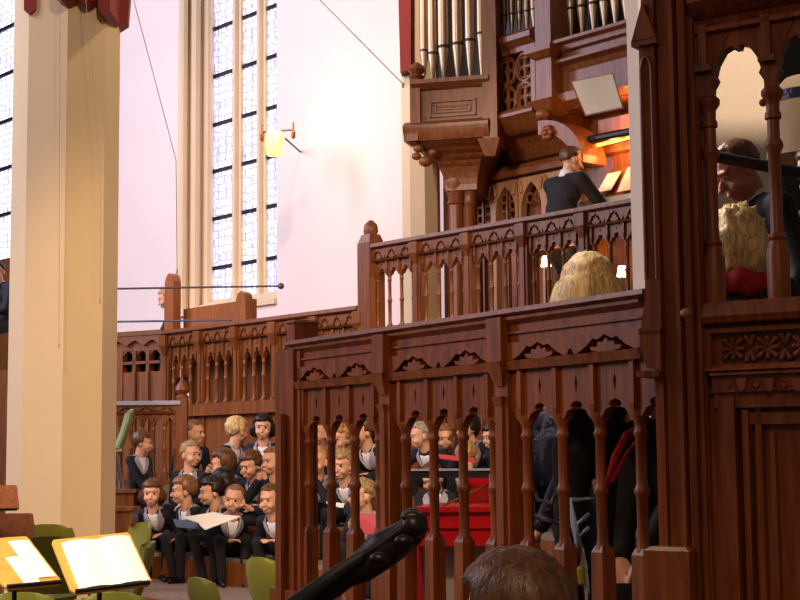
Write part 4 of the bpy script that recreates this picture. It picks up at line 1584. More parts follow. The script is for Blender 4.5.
# left buttress with gablet and bracket
zg1, zg0 = tw(648, 12)[1], tw(648, 44)[1]
zbk1, zbk0 = tw(650, 290)[1], tw(652, 332)[1]
mb = MB()
mb.box(TW, -0.012, 0.04, -0.03, 0.08, zbk0, zg0)
mb.prism(TW, [(-0.03, zg0), (0.055, zg0), (0.05, zg0 + 0.03), (0.012, zg1 + 0.02), (-0.02, zg0 + 0.03)], -0.05, 0.12)
mb.box(TW, -0.03, 0.06, -0.05, 0.12, zg0 - 0.015, zg0 + 0.005)
mb.box(TW, -0.005, 0.03, -0.02, 0.1, zg1 - 0.02, ztop)
part('buttress', mb, M['oak'], t, smooth=None)
mb = MB()
zl1, zl0 = tw(654, 58)[1], zbk1 + 0.03
mb.tube([TW(-0.005, -0.035, zl0), TW(-0.005, -0.035, zl1 - 0.04), TW(0.003, -0.035, zl1 - 0.01), TW(0.014, -0.035, zl1), TW(0.025, -0.035, zl1 - 0.01), TW(0.033, -0.035, zl1 - 0.04), TW(0.033, -0.035, zl0)], 0.006, 6)
part('lancet_moulding', mb, M['oak'], t)
mb = MB()
mb.prism(TW, [(-0.02, zbk0), (-0.02, zbk0 + 0.02), (0.0, zbk1 - 0.01), (0.0, zbk1 + 0.03), (0.05, zbk1 + 0.03), (0.05, zbk0)], -0.05, 0.08)
mb.box(TW, -0.025, 0.05, -0.06, 0.08, zbk0 - 0.012, zbk0 + 0.008)
mb.prism(TW, [(0.05, zbk0 - 0.13), (0.05, zbk0), (-0.02, zbk0), (-0.022, zbk0 - 0.05), (0.0, zbk0 - 0.12)], -0.06, 0.06)
mb.box(TW, -0.03, 0.05, -0.075, 0.06, zbk0 - 0.15, zbk0 - 0.13)
part('bracket', mb, M['oak'], t, smooth=None)
mb = MB()
zp = tw(672, 549)[1]
mb.box(TW, -0.01, 0.145, -0.10, 0.05, 0, zp)
mb.frustum(TW, 0.0675, -0.025, zp, zp + 0.012, 0.0775, 0.06, 0.075, 0.06)
part('plinth_block', mb, M['oak'], t, smooth=None)
u7, z7 = tw(690, 314)
mb = MB()
mb.ball(TW(u7, -0.03, z7), 0.022, 0.022, 0.018)
mb.ball(TW(u7, -0.02, z7 - 0.02), 0.012)
part('boss', mb, M['oak_pale'], t, 'small pale carved boss')

# arcade on the right
AF = TW.shifted(uT1, 0.03)


def ah(px, py, v=0.0):
    return hit(AF, px, py, v)


LA = 0.95
t = thing('carved_arcade', AF(LA / 2, 0, 0), 'dark carved oak arcade with a bowed man seen through its arch', 'arcade')
zs1, zs0 = ah(750, 301)[1], ah(750, 322)[1]
za_ = ah(745, 45)[1]
zk_ = ah(775, 95)[1]
zc1, zc0 = ah(730, 5)[1], ah(730, 18)[1]
ub0, ub1 = ah(712, 200)[0], ah(776, 200)[0]
sp = ub1 - ub0
mb = MB()
mb.sweep(AF, [(-0.10, zc1), (-0.10, zc1 + 0.12), (0.08, zc1 + 0.12), (0.08, zc0 - 0.02), (-0.02, zc0 - 0.02), (-0.03, zc0), (-0.06, zc0 + 0.01)], 0, LA)
mb.sweep(AF, [(-0.045, zc0 - 0.03), (-0.045, zc0 - 0.045), (-0.02, zc0 - 0.05), (-0.02, zc0 - 0.02)], 0, LA)
part('cornice', mb, M['oak'], t)
mb = MB()
zc0 -= 0.02
for k in range(4):
    uc = ub0 + k * sp
    for g in (-1, 1):
        if k == 0 and g < 0: continue
        w = sp / 2
        h = za_ - zk_
        pts = [(0, zk_), (0, zc0), (w, zc0), (w, za_ + 0.10), (w - 0.008, za_ + 0.075), (w, za_ + 0.045), (w, za_ - 0.012), (w * 0.93, za_ - 0.014), (w * 0.88, za_ + 0.0), (w * 0.58, za_ - h * 0.08),
               (w * 0.34, za_ - h * 0.30), (w * 0.25, za_ - h * 0.50), (w * 0.32, za_ - h * 0.58), (w * 0.17, za_ - h * 0.72), (w * 0.15, zk_)]
        mb.prism(AF, [(uc + g * a, b) for a, b in pts], -0.022, 0.022)
    mb.box(AF, uc - 0.014, uc + 0.014, -0.045, 0.02, za_ - 0.06, zc0)
    mb.box(AF, uc - 0.026, uc + 0.026, -0.05, 0.02, za_ - 0.075, za_ - 0.055)
part('tracery', mb, M['oak'], t, smooth=None)
zring1, zring2 = ah(775, 147)[1], ah(775, 238)[1]
for k in range(4):
    uc = ub0 + k * sp
    r = 0.021
    mb = MB()
    mb.lathe(AF, uc, 0, [(0.036, zs1), (0.036, zring2 - 0.05), (0.024, zring2 - 0.01), (0.03, zring2), (0.02, zring2 + 0.02), (r * 0.95, zring1 - 0.02), (r * 1.4, zring1), (r * 1.4, zring1 + 0.012), (r * 0.95, zring1 + 0.03),
                         (r * 0.92, zk_ - 0.08), (r * 1.25, zk_ - 0.075), (r * 1.25, zk_ - 0.06), (r, zk_ - 0.05), (r * 1.05, zk_ - 0.02), (r * 1.7, zk_), (r * 1.7, zk_ + 0.015), (r, zk_ + 0.03)], 12)
    mb.ball(AF(uc - r * 1.5, 0, ah(768, 102)[1]), 0.013)
    part('baluster', mb, M['oak'], t)
mb = MB()
mb.sweep(AF, [(-0.05, zs0), (-0.06, zs0 + 0.02), (-0.04, zs1), (0.07, zs1), (0.07, zs0 - 0.02)], 0, LA)
part('sill', mb, M['oak'], t)
zf1, zf0 = ah(750, 332)[1], ah(750, 367)[1]
mb = MB()
mb.box(AF, 0, LA, 0.0, 0.05, zf0 - 0.06, zs0)
mb.box(AF, 0.0, LA, -0.03, 0.0, zf1, zf1 + 0.014)
mb.sweep(AF, [(-0.05, zf0 - 0.01), (-0.035, zf0 + 0.008), (0, zf0 + 0.008), (0, zf0 - 0.03)], 0, LA)
mb.box(AF, 0.0, 0.018, -0.03, 0.0, zf0, zf1)
part('frieze', mb, M['oak'], t, smooth=None)
mb = MB()
hh = zf1 - zf0
for k in range(7):
    cx, cz = 0.085 + k * 0.115, (zf0 + zf1) / 2 + 0.004
    for q in range(8):
        a = q * math.pi / 4
        d = 0.038 if q % 2 else 0.030
        mb.caps(AF(cx + 0.008 * math.cos(a), -0.008, cz + 0.008 * math.sin(a)), AF(cx + d * math.cos(a), -0.010, cz + d * math.sin(a)), 0.006, 0.009)
    for g in (-1, 1):
        mb.caps(AF(cx + 0.0575, -0.008, cz + g * 0.008), AF(cx + 0.0575 + 0.012, -0.01, cz + g * 0.036), 0.005, 0.009)
        mb.caps(AF(cx + 0.0575, -0.008, cz + g * 0.008), AF(cx + 0.0575 - 0.012, -0.01, cz + g * 0.036), 0.005, 0.009)
part('carved_foliage', mb, M['oak'], t)
zd1, zd0 = ah(750, 375)[1], ah(750, 392)[1]
mb = MB()
mb.box(AF, 0.02, LA, -0.035, 0.02, zd0, zd1)
mb.sweep(AF, [(-0.055, zd1), (-0.055, zd1 + 0.006), (0.0, zd1 + 0.02), (0, zd1)], 0.02, LA)
part('door_head', mb, M['oak'], t, smooth=None)
for k, px in enumerate((733, 747, 761, 775, 789, 803, 818)):
    mb = MB()
    u, z = ah(px, 385)
    w = 0.018 if k % 2 else 0.011
    if k % 2:
        mb.prism(AF, [(u - w, z + 0.02), (u + w, z + 0.02), (u + w * 0.6, z - 0.015), (u, z - 0.022), (u - w * 0.6, z - 0.015)], -0.05, -0.03)
    else:
        mb.prism(AF, [(u - w, z), (u, z + w), (u + w, z), (u, z - w)], -0.045, -0.03)
    part('carved_stud', mb, M['oak'], t, smooth=None)
mb = MB()
mb.box(AF, 0, LA, 0.03, 0.06, 0, zd0)
for px0, px1, v, yt in ((708, 722, -0.005, 397), (724, 740, -0.03, 398), (746, 752, -0.02, 410), (757, 763, 0.0, 408)):
    a, b = ah(px0, 480)[0], ah(px1, 480)[0]
    mb.box(AF, a, b, v, 0.04, 0, ah(740, yt)[1])
mb.box(AF, 0.02, LA, -0.02, 0.04, ah(770, 407)[1], zd0)
mb.box(AF, ah(752, 480)[0], LA, 0.0, 0.04, ah(770, 424)[1], ah(770, 412)[1])
mb.box(AF, ah(771, 480)[0], ah(776, 480)[0], 0.0, 0.04, 0, ah(770, 432)[1])
part('door_panel', mb, M['oak'], t, smooth=None)

# bits behind the arcade
a, b = P(690, 152, 5.6), P(830, 178, 5.45)
hr = thing('handrail', (a + b) / 2 - Vector((0, 0, 0.05)), 'black round handrail crossing behind the arcade', 'rail')
part('bar', MB().tube([a, b], 0.022, 12), M['iron'], hr)
for p in (a, b):
    part('upright', MB().tube([p, Vector((p.x, p.y, 0.95))], 0.018, 8), M['iron'], hr)
c = P(822, 459, 6.6)
F = Frame(c, (1, 0, 0))
zsh0, zsh1 = P(800, 158, 6.6).z, P(800, 94, 6.6).z
t = thing('floor_lamp', (c.x, c.y, 1.0), 'linen lampshade with a dark blue band at the right edge', 'lamp')
part('lamp_shade', MB().lathe(F, 0, 0, [(0.19, zsh0), (0.165, zsh1), (0.10, zsh1 + 0.07), (0.0, zsh1 + 0.09)], 24), M['lampshade'], t)
part('band', MB().lathe(F, 0, 0, [(0.169, zsh1 - 0.05), (0.171, zsh1 - 0.048), (0.170, zsh1 - 0.002), (0.166, zsh1)], 24), M['navy_sheen'], t)
part('pole', MB().lathe(F, 0, 0, [(0.14, 1.0), (0.14, 1.03), (0.015, 1.06), (0.015, zsh0 + 0.02)], 12), M['black'], t)
c = P(815, 20, 7.4)
p_ = P(781, 105, 7.4)
mb = MB()
mb.box(WORLD, p_.x, p_.x + 0.6, 7.4, 7.5, 1.0, c.z + 0.5)
solo('dark_screen', mb, M['black_cloth'], 'black panel filling the second arch behind the lampshade', 'panel')
struct('floor_landing', MB().box(WORLD, 0.95, 2.9, 5.2, 7.6, 0.7, 1.0), M['floor'])

# ------------------------------------------------------------------ people
NV = N_RAIL


def row(px, py, n):
    return P(px, py, on_plane(px, n))


G_L = 'choirboys on the risers'
BOYS = [
    # px, py, row, face, skull, pitch, style, hair, hands, label, extra
    (152, 494, 0, -10, 10, 0, 'bob', 'brown', ('lap', 'knee'), 'smiling choirboy with chin length brown hair leaning forward at the left end', dict(bend_side=-8)),
    (183, 491, 0, -48, -24, -2, 'mop', 'lightbrown', 'lap', 'choirboy in profile with clasped hands holding a dark folder, front row', {}),
    (211, 492, 0, -35, -30, -5, 'mop', 'dark', 'lap', 'dark haired choirboy looking left behind the open white songbook', {}),
    (234, 500, 0, 14, -20, -4, 'crop', 'lightbrown', ('lap', 'ear'), 'front row choirboy facing us with one hand raised to his ear', dict(tilt=-8)),
    (270, 500, 0, -30, 5, -5, 'short', 'brown', ('knee', 'knee'), 'choirboy half hidden by the screen post, hands on his knees', {}),
    (140, 480, 0.35, 0, -30, 0, 'mop', 'brown', 'lap', 'choirboy peeping out behind the smiling boy at the left end', {}),
    (224, 483, 0.5, 170, 0, -5, 'bob', 'dark', 'lap', 'choirboy seen from behind with long dark hair in the front rows', {}),
    (191, 455, 1, -10, 55, 0, 'short', 'fair', 'lap', 'fair choirboy in second row turned right, wide white collar', {}),
    (222, 464, 1, -50, -30, -8, 'full', 'brown', ('face', 'lap'), 'choirboy with thick brown hair whispering to his left neighbour', {}),
    (250, 466, 1, -25, -10, -14, 'mop', 'brown', 'lap', 'brown haired choirboy with grey striped collar looking down, beside the whispering boy', {}),
    (272, 462, 1, -20, -20, 0, 'short', 'lightbrown', ('chin', 'chin'), 'choirboy next to the screen post with hands at his mouth', {}),
    (195, 433, 2, 25, 40, 0, 'short', 'lightbrown', 'lap', 'choirboy of the top row facing right, left end', {}),
    (238, 431, 2, 60, 70, -4, 'mop', 'white_blond', 'lap', 'pale blond choirboy of the top row with his head turned away', {}),
    (263, 428, 2, -5, 5, 0, 'bob', 'dark', ('hold', 'lap'), 'dark bobbed choirboy of the top row facing us', {}),
    (318, 434, 2, -15, -10, 0, 'short', 'brown', 'lap', 'brown haired choirboy of the top row behind the first baluster', {}),
    (317, 462, 1, -20, 5, 0, 'short', 'blond', 'chin', 'blond choirboy in second row behind the first baluster', {}),
    (340, 440, 2, -20, -12, 0, 'mop', 'blond', 'lap', 'blond choirboy of the top row between the first and second balusters', {}),
    (342, 466, 1, -25, 0, -4, 'mop', 'fair', ('hold', 'hold'), 'fair choirboy with white shirt front and raised hands behind the second baluster', {}),
    (363, 432, 2, -40, -25, -4, 'mop', 'auburn', 'lap', 'auburn choirboy in profile behind the third baluster, striped collar', {}),
    (362, 496, 0, -30, -35, 0, 'short', 'fair', ('hold', 'hold'), 'fair choirboy holding the red folder, looking left', {}),
    (420, 436, 2, -35, -30, -10, 'short', 'grey', ('chin', 'lap'), 'ash haired choirboy with a hand at his face behind the middle bay', {}),
    (445, 438, 2.4, -15, 15, -10, 'short', 'lightbrown', 'lap', 'light brown choirboy leaning over in the middle bay', {}),
    (467, 428, 2.3, -30, -25, -4, 'full', 'dark', ('hold', 'lap'), 'dark tousled choirboy in white collar in the middle bay', {}),
    (467, 456, 1.2, 175, 0, -8, 'short', 'blond', 'lap', 'blond choirboy seen from behind in the middle bay', {}),
    (493, 436, 2.3, -45, -20, -14, 'mop', 'dark', ('hold', 'lap'), 'dark haired choirboy looking down at the right of the middle bay', {}),
    (432, 478, 0.6, -20, -10, -30, 'short', 'brown', 'lap', 'choirboy bent low behind the red keyboard case', {}),
    (143, 443, None, 50, 40, -5, 'mop', 'brown', 'lap', 'small choirboy beside the pale green chair and stair balusters', dict(s=0.64, hs=0.86)),
]
INFO = {}
for i, (px, py, rw, fc, sk, pt, st, hc, hn, lab, ex) in enumerate(BOYS):
    if rw is None:
        h = P(px, py, 13.55)
        seat, fl = h.z - 0.58, h.z - 0.95
    else:
        k = int(rw)
        h = row(px, py, NV + VR[0] + rw * 0.5)
        zz_ = ZS[k] + 0.0
        seat = max(zz_, h.z - 0.62)
        fl = (ZP, ZS[0], ZS[1])[k]
    INFO[i] = person(lab, h, fc, sk, pt, s=ex.pop('s', 0.77), hs=ex.pop('hs', 0.93 if px > 400 else 1.06), seat=seat, floor=fl, hair=hc, style=st, hands=hn, group=None, feet=0.36, **ex)
    INFO[i][0]['group'] = G_L if rw is not None else 'choirboys on the risers'

# organist
person('man in black suit seated at the organ, seen from behind', P(572, 161, 13.25), 128, -20, -12, s=1.08, child=False, hs=1.08, seat=ZSEAT, floor=ZF, clothes='suit', hair='brown', style='short', hands='keys', feet=0.35, lean=14)
# woman with blonde hair behind the screen
h = P(588, 291, 6.05)
person('woman with long blonde hair seen from behind above the screen rail', h, 176, 6, -4, s=0.98, child=False, hs=1.12, floor=0.62, stand=True, lean=4, clothes='coat', hair='straw', style='long', hands='hold', eyes=False)
# people behind the right bay
h = P(548, 378, 6.7)
person('person in shiny navy jacket behind the right bay of the screen', h, -70, -15, -10, s=0.95, child=False, hs=1.0, seat=0.95, floor=0.62, clothes='coat', jacket=M['navy_sheen'], hair='dark', style='full', hands=('lap', 'lap'), lean=12)
h = P(652, 385, 5.75)
pr_, inf = person('person in black clothes with a red strap behind the right bay', h, -60, -20, -10, s=0.95, child=False, hs=1.0, seat=0.95, floor=0.62, clothes='coat', hair='dark', style='full', hands='lap', lean=8)
mb = MB()
mb.tube([P(638, 428, 5.50), P(626, 436, 5.42), P(616, 455, 5.36), P(610, 476, 5.36), P(604, 494, 5.42)], [0.014, 0.018, 0.018, 0.016, 0.010], 8, 0.6)
mb.tube([P(638, 440, 5.50), P(628, 452, 5.42), P(619, 468, 5.36), P(612, 482, 5.36)], [0.008, 0.010, 0.010, 0.008], 8, 0.6)
part('strap', mb, M['red_cloth'], pr_, 'bright red strap')
# man in the arcade
person('balding reddish haired man in dark suit and tie bowing his head behind the arcade', P(737, 171, 5.95), -82, 10, -32, s=1.0, child=False, hs=1.06, floor=1.0, stand=True, lean=12, clothes='suit', hair='auburn', style='thin', hands='down', ruddy=True, tie=True, fine=0.0065)
person('man in black suit and white shirt at the right edge behind the arcade', P(818, 172, 6.1), -70, 10, -25, s=1.0, child=False, hs=1.02, floor=1.0, stand=True, lean=10, clothes='suit', hair='dark', style='short', hands='down')
pr_, inf = person('person with tousled straw blond hair and red scarf behind the arcade', P(738, 246, 5.38), 150, 12, -6, s=0.92, child=False, hs=1.0, floor=1.0, stand=True, lean=5, clothes='coat', hair='straw', style='shag', hands='down')
mb = MB()
cn = inf['N']
for k in range(26):
    a = k * 2 * math.pi / 26
    mb.ball(cn + Vector((math.cos(a) * 0.105, math.sin(a) * 0.10, 0.015 * math.sin(k * 2.4) - 0.02)), 0.038 + 0.01 * math.sin(k * 1.7))
part('scarf', voxel(mb, 0.01, 1), M['red_cloth'], pr_, 'red woollen scarf', smooth='all')
# listener at the bottom
person('person with tousled brown hair at the bottom of the picture, seen from behind', P(510, 625, 2.75), -130, 2, -4, s=0.98, child=False, hs=1.04, seat=0.46, floor=0.0, clothes='coat', hair='brown', style='full', hands='lap', lean=8)
# far left and behind the pew
person('person in dark clothes glimpsed at the left edge beside the pillar', P(-2, 272, 17.5), -30, 20, -10, s=0.95, child=False, seat=3.1, floor=2.6, clothes='suit', hair='dark', style='short', hands='lap')
person('person sitting behind the pew end above the parapet', P(166, 299, 17.7), -75, -10, -20, s=0.7, child=True, seat=2.70, floor=2.2, clothes='suit', hair='blond', style='short', hands='hold')
struct('floor_side', MB().box(WORLD, -6.2, -3.4, 16.5, 19.0, 0, 2.6), M['oak_choir'])

# chair under the listener and organ-side seats
def black_chair(c, face, seat, lab):
    a = R(face)
    F = Frame(c, (math.cos(a), math.sin(a), 0))          # u side, v behind the sitter (for face 0)
    t = thing('black_chair', (c[0], c[1], 0), lab, 'chair')
    part('seat', MB().box(F, -0.21, 0.21, -0.22, 0.2, seat - 0.06, seat - 0.02), M['black'], t)
    part('backrest', MB().box(F, -0.2, 0.2, 0.2, 0.23, seat + 0.12, seat + 0.36), M['black'], t)
    for u in (-0.19, 0.19):
        for v in (-0.19, 0.21):
            part('leg', MB().box(F, u - 0.014, u + 0.014, v - 0.014, v + 0.014, 0, seat + (0.3 if v > 0 else -0.06)), M['black'], t)
    return t


h = P(513, 604, 2.75)
black_chair((h.x + 0.02, h.y - 0.12), -152, 0.44, 'black chair under the listener with tousled brown hair')


# ------------------------------------------------------------------ music stands
def music_stand(tl, tr, bl, lab, papers, face_mat, grain=True, knob=False, floor=0.0, depth=0.012):
    tl, tr, bl = Vector(tl), Vector(tr), Vector(bl)
    ex, ey = (tr - tl), (bl - tl)
    n = ex.cross(ey).normalized()
    if n.dot(EYE - tl) < 0: n = -n
    c = tl + ex * 0.5 + ey * 0.5
    base = c - n * 0.06
    t = thing('music_stand', (base.x, base.y, floor), lab, 'music stand')

    def q(a, b, d=0.0):
        return tl + ex * a + ey * b + n * d
    mb = MB()
    pl_ = [(0.03, 0.0), (0.97, 0.0), (1.0, 0.05), (1.0, 0.93), (0.95, 1.0), (0.05, 1.0), (0.0, 0.93), (0.0, 0.05)]
    m = len(pl_)
    mb.add([q(a, b, 0) for a, b in pl_] + [q(a, b, -depth) for a, b in pl_], [tuple(range(m)), tuple(range(2 * m - 1, m - 1, -1))] + [(i, i + m, (i + 1) % m + m, (i + 1) % m) for i in range(m)])
    part('desk', mb, face_mat, t, smooth=None)
    mb = MB()
    lip = [q(0.04, 0.97), q(0.96, 0.97), q(0.96, 1.0), q(0.04, 1.0)]
    mb.add(lip + [p + n * 0.016 for p in lip], [(3, 2, 1, 0), (4, 5, 6, 7), (0, 1, 5, 4), (1, 2, 6, 5), (2, 3, 7, 6), (3, 0, 4, 7)])
    part('ledge', mb, M['black'], t, smooth=None)
    part('pole', MB().tube([Vector((base.x, base.y, floor + 0.25)), Vector((base.x, base.y, c.z - 0.02)), c - n * depth], 0.012, 8), M['iron'], t)
    for k in range(3):
        a = k * 2.094 + 0.4
        part('leg', MB().tube([Vector((base.x, base.y, floor + 0.3)), Vector((base.x + 0.26 * math.cos(a), base.y + 0.26 * math.sin(a), floor + 0.012))], 0.010, 8), M['iron'], t)
    if knob:
        mb = MB()
        kc = q(0.42, 0.70, 0.02)
        mb.ball(kc, 0.035, 0.02, 0.05)
        mb.tube([kc, kc - ey.normalized() * 0.06 + n * 0.01], 0.012, 8)
        part('clamp', mb, M['black'], t)
    for (a0, b0, a1, b1, skew, lab2) in papers:
        mb = MB()
        nn = 8
        vs = []
        for i in range(nn + 1):
            f = i / nn
            bulge = 0.012 * math.sin(math.pi * f) ** 0.8 * (1 if len(papers) == 1 else 0.3)
            aa = a0 + (a1 - a0) * f
            if len(papers) == 1:                       # two pages meeting in a fold
                bulge = 0.012 * abs(math.sin(2 * math.pi * f)) ** 0.7 + 0.003
            for b, d in ((b0, bulge + 0.004), (b1, bulge + 0.004), (b1, 0.001), (b0, 0.001)):
                vs.append(q(aa + skew * (b - b0), b, d))
        fs = [(3, 2, 1, 0), (4 * nn, 4 * nn + 1, 4 * nn + 2, 4 * nn + 3)]
        for i in range(nn):
            for k in range(4):
                fs.append((4 * i + k, 4 * i + (k + 1) % 4, 4 * (i + 1) + (k + 1) % 4, 4 * (i + 1) + k))
        mb.add(vs, fs)
        solo('sheet_music', mb, M['paper'], lab2, 'sheet music', smooth=40)
    return t


music_stand(P(51, 540, 7.15), P(129, 532, 7.35), P(72, 594, 6.85), 'beech music stand carrying a wide open white score, nearest the camera', [(0.10, 0.10, 0.97, 0.96, 0.0, 'wide open white score on the nearest music stand')], M['beech'])
music_stand(P(-30, 540, 7.45), P(27, 536, 7.6), P(5, 589, 7.15), 'orange beech music stand with two loose sheets, cut by the left edge', [(0.60, 0.10, 0.96, 0.86, 0.0, 'tall white sheet on the music stand at the left edge'), (0.36, 0.42, 0.64, 0.97, 0.0, 'short white sheet on the music stand at the left edge')], M['beech'])
music_stand(P(-40, 514, 9.35), P(33, 513, 9.45), P(-38, 541, 9.2), 'brown music stand with a black clamp, behind the orange one', [], M['oak_pew'], knob=True, floor=0.34)
music_stand(P(-40, 486, 10.3), P(17, 485, 10.4), P(-38, 511, 10.2), 'brown music stand farthest back at the left edge', [], M['oak_pew'], floor=0.34)


# ------------------------------------------------------------------ chairs
def shell_chair(px, py, d, face, lab, floor=0.0, mat='chair_green', top=None, w=0.40):
    """moulded shell chair: curved back, seat and four tube legs; face 0 looks at the camera"""
    p = P(px, py, d)
    zt = top or p.z
    a = R(face)
    F = Frame((p.x, p.y, 0), (math.cos(a), math.sin(a), 0))
    t = thing('shell_chair', (p.x, p.y, floor), lab, 'chair', 'green shell chairs')
    zs = zt - 0.38
    nu, nv = 9, 12
    front, back = [], []
    for j in range(nv + 1):
        f = j / nv                                          # backrest from top to seat
        z = zt - (zt - zs - 0.03) * f
        vv = 0.0 - 0.10 * f ** 1.5
        ww = w / 2 * (0.72 + 0.28 * min(1, f * 3) ** 0.6)
        for i in range(nu):
            x = -1 + 2 * i / (nu - 1)
            zz2 = z - (0.03 * abs(x) ** 3 if j == 0 else 0)
            front.append(F(x * ww, vv - 0.05 * x * x, zz2))
            back.append(F(x * ww, vv - 0.05 * x * x + 0.022, zz2))

    def sheet(fr, bk, mb, n1, n2):
        o = len(fr)
        fs = []
        for j in range(n2):
            for i in range(n1 - 1):
                k = j * n1 + i
                fs += [(k, k + n1, k + n1 + 1, k + 1), (o + k, o + k + 1, o + k + n1 + 1, o + k + n1)]
        for j in range(n2):
            for i in (0, n1 - 1):
                k = j * n1 + i
                fs.append((k, o + k, o + k + n1, k + n1) if i == 0 else (k, k + n1, o + k + n1, o + k))
        for i in range(n1 - 1):
            k = n2 * n1 + i
            fs += [(i, i + 1, o + i + 1, o + i), (k, o + k, o + k + 1, k + 1)]
        mb.add(fr + bk, fs)
        return mb
    part('backrest', sheet(front, back, MB(), nu, nv), M[mat], t, smooth=60)
    fr, bk = [], []
    for j in range(9):
        f = j / 8
        for i in range(nu):
            x = -1 + 2 * i / (nu - 1)
            z = zs + 0.02 * x * x - 0.015 * math.sin(math.pi * f) - (0.03 if j == 8 else 0)
            fr.append(F(x * w / 2 * (1 - 0.08 * f), -0.10 - 0.38 * f, z))
            bk.append(F(x * w / 2 * (1 - 0.08 * f), -0.10 - 0.38 * f, z - 0.025))
    part('seat', sheet(fr, bk, MB(), nu, 8), M[mat], t, smooth=60)
    for u in (-0.16, 0.16):
        for v0, v1 in ((-0.14, -0.06), (-0.42, -0.48)):
            part('leg', MB().tube([F(u, v0, zs - 0.03), F(u * 1.15, v1, floor + 0.002)], 0.011, 8), M['chrome'], t)
    return t


shell_chair(146, 522, 9.75, -60, 'green shell chair seen behind the right edge of the nearest score', 0.34)
shell_chair(152, 541, 8.95, -75, 'olive shell chair just right of the nearest score', 0.34, w=0.36)
shell_chair(46, 536, 9.0, 200, 'green shell chair between the two lit music stands', 0.34)
shell_chair(46, 524, 9.9, 195, 'green shell chair half hidden behind the brown music stands', 0.34)
shell_chair(196, 577, 9.5, 130, 'olive shell chair in front of the choir platform, left of the post chair', w=0.34)
shell_chair(258, 557, 10.4, 140, 'olive shell chair turned sideways next to the screen post', w=0.34)
shell_chair(20, 592, 8.15, 180, 'green shell chair at the bottom left corner')
shell_chair(113, 592, 8.25, 185, 'green shell chair under the nearest music stand')
pcz = P(132, 409, 13.75)
shell_chair(132, 409, 13.75, -75, 'pale green shell chair standing against the stair balusters', pcz.z - 0.85, 'chair_green_pale', w=0.36)
struct('floor_stair', MB().box(WORLD, pcz.x - 0.7, P(152, 459, 13.4).x, 13.42, 14.1, 0, pcz.z - 0.85), M['oak_choir'])

# ------------------------------------------------------------------ things the boys hold
a, b, c_, d = P(168, 528, 12.35), P(186, 516, 12.55), P(203, 514, 12.3), P(190, 527, 12.1)
solo('dark_folder', slab([P(173, 519, 12.5), P(196, 521, 12.25), P(199, 529, 12.15), P(176, 527, 12.4)], 0.012), M['navy_sheen'], 'closed dark folder on the knees of the boy in profile', 'folder')
sb = thing('songbook', P(212, 522, 11.95), 'open white songbook lying across the laps of the front row boys', 'book')
part('page', slab([P(183, 518, 12.25), P(214, 513, 12.05), P(223, 515, 11.95), P(200, 524, 12.0)], 0.008, Vector((0, 0, 1))), M['paper'], sb)
part('page', slab([P(199, 525, 12.0), P(222, 515.5, 11.95), P(240, 517, 11.8), P(205, 530, 11.85)], 0.008, Vector((0, 0, 1))), M['paper'], sb)
solo('red_folder', slab([P(355, 514, 10.55), P(387, 514, 10.35), P(387, 534, 10.3), P(357, 534, 10.5)], 0.012), M['red_folder'], 'open red folder held up by the fair boy looking left', 'folder')
solo('white_sheet', slab([P(326, 502, 10.8), P(344, 504, 10.7), P(344, 508, 10.6), P(328, 506, 10.7)], 0.005, Vector((0, 0, 1))), M['paper'], 'white sheet held low between the first balusters', 'sheet music')
solo('pink_booklet', slab([P(438, 455, 10.9), P(474, 459, 10.6), P(476, 463, 10.5), P(440, 459, 10.8)], 0.008, Vector((0, 0, 1))), M['red_folder'], 'pink red booklet lying open before the boys of the middle bay', 'book')

# ------------------------------------------------------------------ red harpsichord
d0 = 8.9
F = Frame(P(452, 459, d0), (1, -0.15, 0))
u0, z1 = hit(F, 415, 507)
u1, _ = hit(F, 520, 507)
z0 = hit(F, 450, 546)[1]
t = thing('harpsichord', F((u0 + u1) / 2, 0.3, 0), 'bright red harpsichord with raised lid behind the middle bay', 'harpsichord')
mb = MB()
mb.box(F, u0 + 0.02, u1, 0, 0.8, z0, z1 - 0.02)
mb.box(F, u0, u1, -0.02, 0.82, z1 - 0.03, z1)
mb.box(F, u0 + 0.02, u1, -0.012, 0.0, z0 + (z1 - z0) * 0.45, z0 + (z1 - z0) * 0.55)
part('case', mb, M['red_case'], t)
zl = hit(F, 460, 471)[1]
part('lid', MB().box(F, hit(F, 455, 480)[0], u1, 0.72, 0.75, z1, zl), M['red_case'], t)
part('lid_stay', MB().tube([F(hit(F, 440, 506)[0], 0.1, z1), F(hit(F, 484, 480)[0], 0.68, hit(F, 480, 484)[1])], 0.008, 6), M['oak'], t)
part('end_panel', MB().box(F, u0 - 0.06, u0 + 0.02, 0.0, 0.6, 0.62, z0 + 0.05), M['red_case'], t)
part('stand', MB().box(F, u0 + 0.1, u1 - 0.05, 0.15, 0.7, 0.62, z0), M['grey_case'], t, 'pale grey stand')
struct('floor_stage', MB().box(WORLD, -0.4, 1.3, 8.45, 10.1, 0, 0.62), M['floor'])
a, b = P(398, 471, 9.6), P(520, 467, 9.3)
t = thing('music_desk', (a + b) / 2, 'long dark desk rail with pale top above the red harpsichord', 'desk')
mb = MB()
F2 = Frame(a, b - a)
LL = (Vector((b.x, b.y, 0)) - Vector((a.x, a.y, 0))).length
part('rail', MB().box(F2, 0.0, LL, -0.02, 0.02, a.z - 0.045, a.z), M['black'], t)
part('top', MB().box(F2, 0.0, LL, -0.03, 0.10, a.z, a.z + 0.012), M['collar'], t)
for u in (0.06, LL - 0.05):
    part('leg', MB().box(F2, u - 0.02, u + 0.02, 0, 0.04, 0.62, a.z - 0.04), M['black'], t)
mb = MB()
p0_, p1_ = P(489, 476, 9.2), P(500, 476, 9.2)
mb.box(WORLD, p0_.x, p1_.x + 0.05, 9.15, 9.2, 0.62, P(489, 474, 9.2).z)
solo('pale_board', mb, M['oak_pale'], 'narrow upright tan board right of the red harpsichord lid', 'board')

